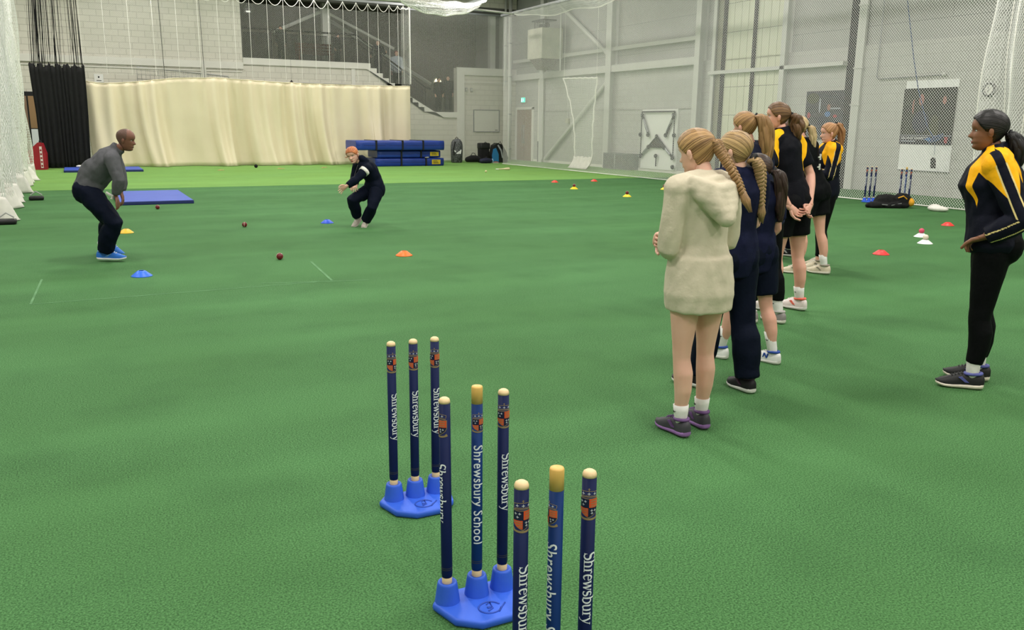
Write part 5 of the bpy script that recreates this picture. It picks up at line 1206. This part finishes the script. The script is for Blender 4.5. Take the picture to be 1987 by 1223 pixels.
    def braid(s, m, path, A, cyc, tail=.09, tie=None):
        P = [s.H(p) for p in path]; n = 120; tt = np.linspace(0, 1, len(P)); T = np.linspace(0, 1, n); C_ = np.stack([np.interp(T, tt, [p[i] for p in P]) for i in range(3)], 1)
        for _ in range(60): C_[1:-1] = (C_[:-2] + C_[1:-1] * 2 + C_[2:]) / 4
        bk = -s.hf; sd = s.hr; mb = MB()
        for k in range(3):
            Q = []; rr = []
            for j, t_ in enumerate(T):
                a = 2 * PI * (t_ * cyc + k / 3); sc = 1 - .45 * t_; Q.append(C_[j] + sd * A * 1.12 * sc * math.sin(a) + bk * A * .7 * sc * math.sin(2 * a)); rr.append((A * .66 * sc, A * .62 * sc))
            mb.tube(Q, rr, side=s.hr, seg=10, attr=True)
        o = mb.build('braid', m, s.t, smooth=True)
        e = C_[-1]; d = nrm(C_[-1] - C_[-8]); mb = MB()
        for i in range(12):
            a = i * 2 * PI / 12; r = A * .42; mb.tube([e - d * .02 + (sd * math.cos(a) + bk * math.sin(a)) * r * .7, e + d * tail * .4 + (sd * math.cos(a) + bk * math.sin(a)) * r * 1.5, e + d * tail * random.uniform(.8, 1.1) + (sd * math.cos(a) + bk * math.sin(a)) * r * .8], [.007, .009, .0015], side=s.hr, seg=7, attr=True)
        mb.build('tail_tuft', m, o, smooth=True)
        sp = [e + (sd * math.cos(a) + bk * math.sin(a)) * A * .5 for a in np.linspace(0, 2 * PI, 15)]; MB().tube(sp, .004, seg=6, caps=False).build('hair_tie', m_hairtie, o, smooth=True)
        if tie: MB().tube([C_[2] + (sd * math.cos(a) + V3(0, 0, 1) * math.sin(a) * .8) * A * 1.1 for a in np.linspace(0, 2 * PI, 19)], .016, seg=8, caps=False).build('scrunchie', m_hairtie, o, smooth=True)
        return o

def stand(H, feet=((-.085, 0), (.085, 0)), lean=(0, 0), sway=(0, 0), armL=None, armR=None, fdir=((0, 1), (0, 1)), shw=.172, hd=(0, .02), knee=.01, hipw=.083):
    k = H / 1.65; g = lambda x, y, z: (x * k, y * k, z * k); sx_, sy_ = sway
    px, py = (feet[0][0] + feet[1][0]) / 2 + sx_, (feet[0][1] + feet[1][1]) / 2 + sy_
    lx, ly = lean
    J = dict(pel=(px, py, .90 * k), wai=(px + lx * .3, py + ly * .3, 1.05 * k), che=(px + lx * .65, py + ly * .65 + .005, 1.22 * k), nek=(px + lx, py + ly - .012, 1.405 * k), hed=(px + lx + hd[0], py + ly + hd[1], 1.65 * k - .112))
    for i, sd in enumerate('LR'):
        sg = -1 if i == 0 else 1; fx, fy = feet[i]
        J['h' + sd] = (px + sg * hipw * k, py, .865 * k); J['a' + sd] = (fx, fy, .082 * k); J['k' + sd] = ((px + sg * hipw * k + fx) / 2 + sg * .004, (py + fy) / 2 + knee, .465 * k)
        J['s' + sd] = (px + lx + sg * shw * k, py + ly - .01, 1.345 * k); J['f' + sd] = (fdir[i][0], fdir[i][1], 0)
        arm = (armL, armR)[i]
        if arm is None: arm = ((sg * .21, -.02, 1.07), (sg * .215, .03, .84), (sg * .215, .05, .75))
        for n, q in zip('ewg', arm): J[n + sd] = (px + lx * .7 + q[0] * k, py + ly * .7 + q[1] * k, q[2] * k)
    return J, k
SK_PALE = skin_mat('pale skin', (226, 180, 160)); SK_PINK = skin_mat('pink skin', (222, 170, 150)); SK_MAN = skin_mat('brown skin', (122, 82, 66)); SK_W = skin_mat('deep tan skin', (132, 90, 66)); SK_DIM = skin_mat('plain skin', (206, 164, 144))
c_navy = cloth_mat('navy cotton', (24, 28, 52), .8); c_black = cloth_mat('black sports cloth', (15, 16, 19), .7); c_legg = cloth_mat('black leggings', (11, 12, 14), .6); c_navytr = cloth_mat('navy track cloth', (14, 20, 36), .7)
c_hood = cloth_mat('pale sage fleece', (208, 198, 176), .9, c2=(194, 184, 162)); c_teal = cloth_mat('teal shorts', (24, 62, 74), .8); c_grey = cloth_mat('grey marl fleece', (92, 92, 96), .9, c2=(76, 76, 80))
c_jacket = cloth_mat('navy jacket with amber panels', (22, 24, 36), .6, panel=(250, 180, 28), pipe=(226, 204, 140)); c_polo = cloth_mat('black polo with amber panel', (18, 19, 26), .6, panel=(250, 188, 30))
c_sock = cloth_mat('white sock knit', (228, 226, 222), .9, c2=(208, 206, 202)); rub = lambda n, c: mat(n, c, .55, noise=(20, .3))
def jacket_caps(p):
    """amber yoke: sleeve wedges either side of a navy stripe, chest and back wedges; cream piping"""
    J = p.J; fw = p.fwd_; k = p.k
    def arms(co):
        for sd, sg in (('L', -1), ('R', 1)):
            sh, el, wr = J['s' + sd], J['e' + sd], J['w' + sd]; lat = p.lat * sg
            best = None
            for a, b in ((sh, el), (el, wr)):
                ab = b - a; t_ = np.clip(((co - a) @ ab) / (ab @ ab), 0, 1); cp = a + t_[:, None] * ab; r = co - cp; d = np.linalg.norm(r, axis=1)
                f_ = fw - nrm(ab) * (fw @ nrm(ab)); f_ = nrm(f_); u = r @ f_; o_ = r @ nrm(lat - nrm(ab) * (lat @ nrm(ab)))
                if best is None: best = [d, u, o_, t_]
                else:
                    m_ = d < best[0]; best = [np.where(m_, d, best[0]), np.where(m_, u, best[1]), np.where(m_, o_, best[2]), np.where(m_, t_ + 1, best[3])]
            yield sh, lat, best
    def pan(co):
        val = np.full(len(co), -1.0)
        for sh, lat, (d, u, o_, t_) in arms(co):
            la = (co - J['nek']) @ lat; uu = (co - sh) @ fw; dz = sh[2] + .05 * k - co[:, 2]
            wm = .10 * k * np.clip(1 - t_ / .82, 0, 1) ** .8 - .002
            v = np.minimum.reduce([np.abs(u) - .025 * k, wm - np.abs(u), la - .05 * k, np.where(t_ > .02, o_ + .02, .05), .12 - d])
            h = .05 * k * (1 - dz / (.30 * k)); v2 = np.minimum.reduce([h - np.abs(la - (.105 + .04 * np.clip(dz / .25, 0, 1)) * k), uu - .025 * k, .3 - dz])
            h3 = .05 * k * (1 - dz / (.26 * k)); v3 = np.minimum.reduce([h3 - np.abs(la - .125 * k), -uu - .025 * k, .3 - dz])
            val = np.maximum.reduce([val, v, v2, v3])
        return val
    def pip(co):
        val = np.full(len(co), -1.0)
        for sh, lat, (d, u, o_, t_) in arms(co):
            val = np.maximum(val, np.minimum.reduce([.0042 - np.abs(np.abs(u) - .028 * k), o_ - .01, .1 - d, t_ - .03]))
        return val
    return pan, pip
# ---- the line of players, nearest first
def swoosh_none(*a): pass
# player in the pale hoodie
fold_L = ((-.235, .02, 1.08), (-.05, .19, 1.03), (.05, .20, 1.05)); fold_R = ((.235, .02, 1.08), (.02, .21, 1.07), (-.20, .13, 1.09))
J, k = stand(1.515, feet=((-.085, -.02), (.085, .03)), lean=(-.01, .0), hd=(-.012, .05), armL=((-.195, .01, 1.04), (-.04, .17, 1.02), (.05, .20, 1.03)), armR=((.215, .03, 1.06), (-.10, .185, 1.07), (-.235, .135, 1.065)), fdir=((-.02, 1), (.08, 1)), shw=.165)
J['fL'] = (-.06, 1, 0); J['fR'] = (.1, 1, 0)
p = Person('player in pale sage hoodie with a long braid, nearest of the line', (2.69, 3.27, 0), J, 0.0, k, SK_PALE, .009, .212, look=(-.35, .92, -.2))
p.thumb = {'R': -1, 'L': 1}; p.body((1.1, 1.3), ((0, -1, 0), (0, -1, -.2)), brow=(150, 110, 80))
def hoodx(mb):
    n = p.J['nek'] - V3(0, 0, .03); f = V3(-.05, 1, 0); r = V3(1, .05, 0)
    for rad, dz, wd in ((.085, .02, .024), (.105, -.02, .030)):
        mb.tube([n + r * (rad * 1.15 * math.sin(a)) - f * (rad * math.cos(a)) + f * .015 + V3(0, 0, dz - .045 * (1 - math.cos(a))) for a in np.linspace(-2.6, 2.6, 23)], [wd * (.75 + .3 * math.cos(a * .6)) for a in np.linspace(-2.6, 2.6, 23)], seg=12, round_ends=True)
    # the hood's back hangs as a shallow pointed fold
    for q in range(5):
        z_ = -.03 - .032 * q; hw = (.125, .128, .115, .085, .04)[q]; dp = .105 + .012 * q
        mb.tube([n + r * hw * math.sin(a) * 1.0 - f * (dp + .012 - .06 * (math.sin(a) ** 2)) + V3(0, 0, z_ + .05 * math.sin(a) ** 2) for a in np.linspace(-1.35, 1.35, 11)], [.026 + .010 * math.cos(a) for a in np.linspace(-1.35, 1.35, 11)], seg=10, round_ends=True)
    pe = p.J['pel']
    mb.tube([pe + V3(0, 0, .08), pe + V3(0, 0, -.02), pe + V3(0, 0, -.10), pe + V3(0, 0, -.13), pe + V3(0, 0, -.185)], [(.158, .132), (.172, .150), (.180, .158), (.174, .152), (.170, .148)], side=[V3(1, 0, 0)] * 5, seg=24)
p.top(c_hood, 'hoodie', .020, -.10, 1.97, .016, 1.0, wr=(.011, 10, .42), extra=hoodx, puff=.004, it=6)
p.legs(c_teal, 'shorts', .004, .38, 0, None, .0)
hm = hair_mat('light brown hair', (96, 66, 40), (196, 156, 104)); p.hair(hm, (0.1, -.4, .2), .045)
p.braid(hm, [(.08, -.44, .16), (.13, -.53, -.08), (.16, -.68, -.4), (.18, -.83, -.75), (.20, -.92, -1.08)], .022, 5.5, .09)
su, ss, sa = rub('dark grey shoe mesh', (62, 60, 68)), rub('lilac sole', (150, 108, 172)), rub('purple trim', (104, 70, 124))
for sd in 'LR':
    p.sock(sd, c_sock, .085, -1); p.shoe(sd, su, ss, sa, .25, sa)

# player in navy tee and trousers
J, k = stand(1.505, feet=((-.10, .16), (.08, -.06)), lean=(-.01, -.02), hd=(-.01, .02), armL=((-.22, .05, 1.08), (-.12, .18, .98), (-.02, .22, .98)), armR=((.23, .03, 1.07), (.10, .20, .97), (.0, .24, .97)), fdir=((-.2, 1), (.15, 1)), shw=.172)
p = Person('player in navy tee and trousers with a thick fair braid', (3.33, 3.72, 0), J, .12, k * 1.03, SK_PALE, .010, .212, look=(-.3, .95, -.05))
p.body((.6, .6), brow=(150, 120, 90)); p.top(c_navy, 'tee', .020, -.14, .78, .026, 1.02, chest=.012, wr=(.012, 8, .6), hemw=1.03)
p.legs(c_navytr, 'trousers', .018, 1.97, .022, (.012, 7, .5)); hm = hair_mat('dark blonde hair', (104, 78, 50), (206, 172, 120)); p.hair(hm, (.1, -.42, -.25), .045)
p.braid(hm, [(.13, -.46, -.24), (.20, -.60, -.42), (.26, -.62, -.75), (.32, -.60, -1.1), (.36, -.60, -1.45)], .027, 4.5, .10, True)
su, ss = rub('black shoe mesh', (22, 18, 26)), rub('white sole', (228, 226, 222)); sa = rub('plum trim', (70, 36, 66))
for sd in 'LR': p.shoe(sd, su, ss, sa, .25, su)

# small dark-haired player
J, k = stand(1.365, feet=((-.10, .22), (.09, -.06)), lean=(-.01, -.01), armL=None, armR=((.225, -.03, 1.06), (.17, .12, .92), (.12, .18, .90)), fdir=((-.25, 1), (-.05, 1)), shw=.165)
p = Person('small dark haired player in navy tee and shorts with white shoes', (3.90, 4.12, 0), J, .15, k * 1.05, SK_PINK, .010, .208, look=(-.3, .94, -.1))
p.body((.5, .6), brow=(40, 30, 26)); p.top(c_navy, 'tee', .020, -.15, .75, .028, 1.04, wr=(.012, 8, .6), hemw=1.05); p.legs(c_navytr, 'shorts', .030, .80, .01, (.010, 8, .5))
hm = hair_mat('dark brown hair', (26, 18, 16), (78, 58, 48)); p.hair(hm, (.1, -.44, -.05), .04)
p.pony(hm, [(.08, -.46, -.02), (.14, -.62, -.12), (.20, -.66, -.6), (.22, -.62, -1.15), (.22, -.58, -1.6)], [.022, .042, .046, .042, .018])
su, ss, sa = rub('white shoe leather', (232, 232, 230)), rub('off white sole', (222, 220, 214)), rub('royal blue trim', (36, 74, 160))
def nlogo(e, mx, L, k):
    for q in (-1, 1):
        mb = MB(); w5 = .0365 * k
        for a, b in (((.34, .046), (.38, .080)), ((.38, .080), (.47, .046)), ((.47, .046), (.51, .080))): mb.tube([(q * w5, a[0] * L, (a[1] if q > 0 else .126 - a[1]) * k), (q * w5 * .97, b[0] * L, (b[1] if q > 0 else .126 - b[1]) * k)], .0056 * k, seg=6)
        mb.build('letter_logo', sa, e).matrix_local = mx
for sd in 'LR': p.sock(sd, c_sock, .15, -1); p.shoe(sd, su, ss, None, .25, None, extra=nlogo)
for e in [c_ for c_ in p.t.children if c_.name.startswith('shoe')]:
    for q in e.children:
        if q.name.startswith('collar'): q.data.materials[0] = sa

# ginger ponytail player in navy
J, k = stand(1.64, feet=((-.09, .10), (.09, -.03)), lean=(-.14, .08), hd=(-.02, .03), sway=(-.05, .04), armL=((-.22, .06, 1.08), (-.12, .2, 1.0), (-.04, .24, 1.0)), armR=((.21, .02, 1.08), (.13, .18, .99), (.04, .24, .99)), fdir=((-.1, 1), (.05, 1)))
p = Person('player with long ginger ponytail in navy tee and black leggings', (4.80, 4.98, 0), J, .1, k, SK_PINK, .011, .215, look=(-.25, .96, -.05))
p.body((.5, .5), brow=(130, 90, 60)); p.top(cloth_mat('faded navy cotton', (34, 38, 56), .8), 'tee', .018, -.14, .6, .022, wr=(.012, 8, .6)); p.legs(c_legg, 'leggings', .006, 1.72, 0, (.003, 8, .5))
hm = hair_mat('ginger blonde hair', (104, 74, 44), (190, 148, 98)); p.hair(hm, (0, -.35, .3), .045)
p.pony(hm, [(.04, -.36, .34), (.14, -.62, .30), (.22, -.74, -.1), (.30, -.72, -.7), (.36, -.66, -1.25), (.42, -.60, -1.6)], [.022, .045, .06, .06, .045, .014], 16)
su, ss = rub('grey shoe knit', (136, 130, 128)), rub('cream sole', (222, 216, 206))
for sd in 'LR': p.sock(sd, c_sock, .13, -1); p.shoe(sd, su, ss, rub('pale grey trim', (176, 172, 168)), .255)

# tall player in black and amber polo, hands clasped behind
J, k = stand(1.725, feet=((-.12, .06), (.12, -.04)), lean=(-.09, .08), hd=(-.03, .03), sway=(-.01, .02), armL=((-.24, -.08, 1.09), (-.10, -.16, .86), (.0, -.19, .80)), armR=((.25, -.08, 1.09), (.13, -.18, .86), (.04, -.205, .79)), fdir=((-.25, 1), (.0, 1)), shw=.18)
p = Person('tall brown haired player in black polo with amber shoulder panel', (5.295, 5.285, 0), J, .16, k, SK_PINK, .011, .218, look=(-.7, .75, .0))
p.body((.7, .7), ((0, -1, .2), (0, -1, .2)), brow=(80, 56, 40)); J_ = p.J; pc = []
for sd, sg in (('L', -1), ('R', 1)):
    sh, el = J_['s' + sd], J_['e' + sd]; lat = p.lat * sg
    pc += [(lerp(J_['nek'], sh, .38) + V3(0, -.02, .03), sh + lat * .0 + V3(0, -.03, .05), .040, .055), (sh + V3(0, -.05, .02), sh + V3(0, -.105, -.12) - lat * .035, .05, .035), (sh + V3(0, -.105, -.1) - lat * .03, sh + V3(0, -.11, -.24) - lat * .05, .035, .018), (sh + V3(0, .05, .02), sh + V3(0, .12, -.14) - lat * .04, .05, .03)]
p.top(c_polo, 'polo', .020, -.13, .72, .024, wr=(.010, 8, .6), collar=1, panel=pc); p.legs(c_black, 'shorts', .022, .62, .01)
hm = hair_mat('chestnut hair', (58, 38, 24), (138, 104, 70)); p.hair(hm, (0, -.44, .05), .045)
p.pony(hm, [(.03, -.46, .05), (.10, -.66, .0), (.16, -.76, -.35), (.22, -.72, -.8), (.26, -.70, -1.15)], [.022, .05, .062, .05, .016], 16, .012)
su, ss, sa = rub('white pink shoe', (236, 222, 220)), rub('white pink sole', (238, 230, 228)), rub('coral trim', (240, 112, 92))
for sd in 'LR': p.sock(sd, c_sock, .12, -1); p.shoe(sd, su, ss, sa, .255)

# blonde player in black top and shorts
J, k = stand(1.645, feet=((-.12, .10), (.10, -.06)), lean=(-.15, .09), hd=(-.03, .03), sway=(-.05, .03), fdir=((-.3, 1), (-.25, 1)), armL=((-.22, .05, 1.08), (-.1, .2, 1.0), (0, .24, 1.0)), armR=((.22, .05, 1.08), (.12, .22, 1.02), (.02, .27, 1.03)))
p = Person('blonde player in black tee and shorts with beige shoes', (6.93, 6.57, 0), J, .2, k, SK_PINK, .012, .215, look=(-.4, .9, -.05))
p.body((.6, .6), brow=(170, 140, 100)); ob = p.top(c_black, 'tee', .022, -.12, .75, .024, wr=(.012, 8, .6)); p.legs(c_black, 'shorts', .032, .58, .012, (.012, 8, .5))
hm = hair_mat('blonde hair', (150, 118, 76), (236, 212, 166)); p.hair(hm, (0, -.44, .0), .045); p.pony(hm, [(.03, -.46, .0), (.10, -.62, -.05), (.14, -.68, -.5), (.18, -.64, -1.0), (.2, -.6, -1.3)], [.020, .04, .045, .04, .014])
mb = MB(); n_ = p.J['che'] - V3(-.03, .155, .08)
for i in range(2): mb.box(n_[0] - .02, n_[0] + .02, n_[1] - .002, n_[1] + .01, n_[2] + i * .1 - .01, n_[2] + i * .1 + .005); mb.box(n_[0] + .005, n_[0] + .02, n_[1] - .002, n_[1] + .01, n_[2] + i * .1 - .03, n_[2] + i * .1 + .03)
mb.build('back_print', m_white, ob)
su, ss = rub('beige shoe mesh', (206, 194, 170)), rub('cream rubber sole', (224, 216, 202))
for sd in 'LR': p.sock(sd, c_sock, .13); p.shoe(sd, su, ss, rub('grey beige trim', (150, 140, 126)), .26)

# player in amber jacket, hand to chin
J, k = stand(1.585, feet=((-.10, .05), (.09, -.02)), lean=(-.06, .02), hd=(-.02, .03), sway=(.02, -.02), fdir=((-.3, 1), (-.3, 1)), armL=((-.235, .05, 1.07), (-.08, .22, 1.10), (.06, .20, 1.12)), armR=((.225, .07, 1.07), (.06, .20, 1.26), (.0, .17, 1.35)), shw=.172)
p = Person('ginger haired player in navy amber jacket, hand at her chin', (7.36, 6.90, 0), J, 1.08, k, SK_PINK, .012, .212, look=(-.02, 1, -.1))
p.body((1.0, 1.0), ((0, -1, 0), (0, -1, .3)), brow=(130, 86, 60)); p.fwd_ = V3(0, 1, 0); a, b = jacket_caps(p)
p.top(c_jacket, 'jacket', .028, -.10, 1.94, .024, wr=(.014, 8, .6), collar=1, panel=a, pipe=b); p.legs(c_legg, 'leggings', .007, 1.85, 0, (.003, 8, .5))
hm = hair_mat('copper hair', (122, 80, 48), (200, 150, 104)); p.hair(hm, (0, -.32, .36), .04); p.pony(hm, [(0, -.34, .40), (.04, -.55, .38), (.06, -.66, .0), (.08, -.66, -.5), (.1, -.62, -.95)], [.02, .038, .04, .036, .012])
for sd in 'LR': p.shoe(sd, su, ss, rub('grey beige trim', (150, 140, 126)), .26)

# brunette mostly hidden behind the jacket
J, k = stand(1.63, feet=((-.1, .05), (.08, -.02)))
p = Person('brown haired player mostly hidden behind the amber jacket', (7.55, 7.62, 0), J, .3, k, SK_PINK, .016, .215, look=(-.1, 1, 0))
p.body(brow=(70, 50, 40)); p.top(c_black, 'top', .02, -.12, 1.9, .02); p.legs(c_navytr, 'trousers', .015, 1.95, .015); hm = hair_mat('dark auburn hair', (48, 30, 26), (104, 70, 56)); p.hair(hm, (0, -.44, .1), .045); p.pony(hm, [(0, -.45, .05), (0, -.6, 0), (0, -.62, -.5), (0, -.56, -.9)], [.02, .035, .035, .012], 8)
for sd in 'LR': p.shoe(sd, rub('black sport shoe', (20, 20, 22)), rub('white sole', (228, 226, 222)), rub('white stripe', (230, 230, 230)), .26)

# woman at right in navy and amber jacket, hand on hip
J, k = stand(1.63, feet=((-.11, .02), (.11, -.03)), lean=(.02, .045), hd=(.0, .05), sway=(.015, .0), fdir=((-.05, 1), (.08, 1)), armL=((-.255, -.14, 1.04), (-.215, .03, .935), (-.155, .11, .89)), armR=((.24, -.06, 1.08), (.22, -.02, .86), (.21, .0, .76)), shw=.18)
J['hL'] = (J['hL'][0], J['hL'][1], J['hL'][2])
p = Person('woman in navy and amber track jacket standing alone at right', (4.79, 3.195, 0), J, .68, k, SK_W, .009, .225, look=(-.05, 1, -.03))
p.body((.7, .7), ((0, .0, -1), (0, 0, -1)), lips=(150, 84, 80), brow=(22, 18, 16)); p.fwd_ = V3(0, 1, 0); a, b = jacket_caps(p)
p.top(c_jacket, 'jacket', .030, -.07, 1.92, .026, 1.03, chest=.03, belly=.015, wr=(.014, 8, .6), collar=1.0, panel=a, pipe=b, hemw=1.06); p.legs(c_legg, 'leggings', .012, 1.80, 0, (.003, 8, .5), bum=.045)
hm = hair_mat('black hair', (9, 8, 9), (30, 26, 26)); p.hair(hm, (0, -.44, -.08), .05); p.pony(hm, [(0, -.47, -.10), (.0, -.60, -.14), (.0, -.70, -.45), (.0, -.68, -.85), (.0, -.62, -1.15)], [.024, .045, .055, .052, .02], 16, .004)
su, ss, sa = rub('black knit shoe', (18, 18, 20)), rub('cream foam sole', (232, 220, 206)), rub('blue red pattern', (86, 90, 160))
for sd in 'LR':
    p.sock(sd, c_sock, .14); e = p.shoe(sd, su, ss, sa, .268, m_black)

# coach in grey, crouching
JM = {'pel': (-0.073, 0.093, 0.785), 'wai': (-0.005, 0.062, 0.925), 'che': (0.100, 0.005, 1.050), 'nek': (0.225, -0.058, 1.200), 'hed': (0.345, -0.115, 1.325), 'sR': (0.184, -0.239, 1.119), 'eR': (0.234, -0.309, 0.904), 'wR': (0.190, -0.232, 0.741), 'gR': (0.212, -0.245, 0.664), 'sL': (0.225, 0.110, 1.138), 'eL': (0.278, 0.106, 0.907), 'wL': (0.258, 0.076, 0.751), 'gL': (0.269, 0.059, 0.680),
      'hR': (-0.067, -0.011, 0.754), 'kR': (0.155, -0.191, 0.444), 'aR': (0.031, -0.016, 0.100), 'hL': (-0.065, 0.191, 0.738), 'kL': (0.125, 0.307, 0.417), 'aL': (0.08, 0.60, 0.150), 'fR': (.92, -.39, 0), 'fL': (.92, -.39, 0)}
p = Person('coach in grey zip top and navy trousers, crouching to field', (.16, 10.4, 0), JM, 0, 1.06, SK_MAN, .011, .232, look=(.93, -.34, -.16), up=(0, 0, 1))
p.thumb = {'R': -1, 'L': 1}; p.body((.5, .5), ((-.9, .2, 0), (-.9, .2, 0)), lips=(100, 62, 56), brow=(30, 24, 22)); p.top(c_grey, 'fleece_top', .022, -.06, 1.88, .020, 1.04, belly=.03, wr=(.014, 8, .7), collar=1)
p.legs(c_navytr, 'trousers', .026, 1.93, .022, (.014, 8, .6), bum=.012); p.hair(hair_mat('shaved stubble', (84, 60, 50), (100, 72, 60)), (0, -.4, .4), .004, 'stubble', lambda th: hairline(th) - .0 if abs(th) > 1.3 else .6)
su, ss, sa = rub('blue running shoe', (40, 112, 206)), rub('white running sole', (236, 236, 236)), rub('pale blue trim', (120, 170, 226))
p.shoe('R', su, ss, sa, .305); p.shoe('L', su, ss, sa, .305, pitch=.5)
MB().tube([(.10, -.19, .77), (.16, -.21, .73), (.15, -.21, .70)], .016, seg=6).build('pocket_cloth', m_white, p.t)

# bowler running in
JB = {'pel': (0.227, -0.003, 0.580), 'wai': (0.205, -0.010, 0.715), 'che': (0.130, -0.028, 0.845), 'nek': (0.025, -0.010, 0.960), 'hed': (-0.101, -0.015, 1.070), 'sL': (0.061, -0.177, 0.878), 'eL': (-0.127, -0.239, 0.722), 'wL': (-0.272, -0.254, 0.634), 'gL': (-0.356, -0.246, 0.584), 'sR': (0.017, 0.151, 0.900), 'eR': (-0.041, 0.155, 0.710), 'wR': (-0.057, 0.009, 0.642), 'gR': (-0.086, -0.033, 0.604),
      'hR': (0.181, 0.077, 0.537), 'kR': (-0.140, -0.041, 0.412), 'aR': (-0.012, 0.126, 0.125), 'hL': (0.222, -0.093, 0.542), 'kL': (0.119, -0.195, 0.310), 'aL': (0.074, 0.018, 0.078), 'fR': (-.75, -.6, 0), 'fL': (-.5, -.85, 0)}
p = Person('red haired bowler in navy hooded top leaning into her run', (3.76, 12.5, 0), JB, 0, .97, SK_PALE, .011, .238, look=(-.62, -.70, -.28), up=(-.2, .1, 1))
p.spr = .4; p.thumb = {'L': 1, 'R': -1}; p.body((.18, .5), ((.2, -1, -.3), (0, -.2, -1)), lips=(190, 96, 96), brow=(170, 100, 60))
def hood2(mb):
    n = p.J['nek']; mb.tube([n + V3(.06 * math.cos(a) + .03, .11 * math.sin(a), .03 - .05 * math.cos(a)) for a in np.linspace(-2.4, 2.4, 15)], .045, seg=10, round_ends=True)
p.top(c_navytr, 'hooded_top', .026, -.09, 1.9, .022, 1.02, wr=(.012, 8, .6), extra=hood2, chest=.01); p.legs(c_navytr, 'trousers', .022, 1.9, .02, (.012, 8, .6))
a, b = p.J['sL'], p.J['eL']; MB().tube([lerp(a, b, .16), lerp(a, b, .36)], [.078, .075], seg=18).build('armband', m_white, p.t, smooth=True)
hm = hair_mat('orange red hair', (150, 80, 44), (216, 136, 84)); p.hair(hm, (0, -.44, .0), .035, 'hair', lambda th: hairline(th) - .05 * (abs(th) < 1.3)); p.pony(hm, [(0, -.46, -.02), (.05, -.6, -.05), (.05, -.62, -.25)], [.02, .03, .008], 8)
MB().tube([p.H((.2, .28, .02)), p.H((.36, .30, .0)), p.H((.45, .24, .04))], [.007, .005, .001], seg=6).build('loose_lock', hm, p.t)
for sd in 'LR': p.shoe(sd, rub('stone shoe', (190, 180, 170)), rub('stone sole', (210, 204, 196)), None, .25, pitch=.5 if sd == 'R' else .15)
MB().tube([p.J['nek'] + V3(-.08, -.1, -.03), p.J['nek'] + V3(-.16, -.16, -.2), p.J['wL'] + V3(-.02, -.01, .03)], .004, seg=5).build('lanyard', m_black, p.t)

# onlookers on the balcony and stairs
def onlooker(label, loc, H, rz, topc, hairc, legc=None, look=(0, 1, 0), sk=SK_DIM, long=False, pose=None):
    J, k = stand(H, **(pose or {})); p = Person(label, loc, J, rz, k, sk, .018, .225 * min(1, H / 1.6), look=look, group='onlookers on balcony and stairs'); p.body(brow=(50, 40, 34)); p.top(topc, 'coat', .03, -.22 if long else -.10, 1.9, .026, wr=(.012, 8, .7), collar=1)
    p.legs(legc or c_black, 'trousers', .014, 1.95, .012); p.hair(hair_mat('onlooker hair %s' % (hairc,), hairc, [min(255, v * 1.5 + 10) for v in hairc]), (0, -.4, 0), .05)
    for sd in 'LR': p.shoe(sd, rub('dark shoe', (26, 26, 28)), rub('dark sole', (40, 40, 40)), None, .26)
    return p
c_coat = cloth_mat('dark coat', (30, 32, 38), .8); c_gr = cloth_mat('light grey jumper', (176, 182, 192), .85); c_suit = cloth_mat('black blazer', (20, 21, 26), .7); c_brown = cloth_mat('dim brown coat', (74, 54, 46), .8)
onlooker('onlooker in dark coat leaning behind the balcony railing', (7.78, 36.1, 3.92), 1.40, PI - .4, c_coat, (40, 34, 30), long=True)
onlooker('onlooker in dark coat at the top of the stairs', (10.1, 36.2, 3.92), 1.22, PI + .5, c_coat, (34, 30, 28), long=True)
onlooker('woman in dark jacket coming down the upper stairs', (11.76, 35.95, 3.93 - 3 * sz), 1.58, PI - .3, c_coat, (60, 44, 36), pose=dict(armL=((-.27, .06, 1.1), (-.34, .2, 1.15), (-.36, .28, 1.16)), armR=((.27, .02, 1.08), (.3, .15, .98), (.32, .22, .95))))
onlooker('woman in pale grey jumper on the lower stairs', (12.58, 35.95, 3.93 - 6 * sz), 1.76, PI - .3, c_gr, (96, 50, 46))
onlooker('person in black blazer on the landing, left of two', (14.42, 35.8, 2.05), 1.48, PI + .2, c_suit, (30, 24, 22))
onlooker('taller person in black blazer on the landing, right of two', (14.9, 35.85, 2.05), 1.57, PI - .5, c_suit, (34, 28, 26))
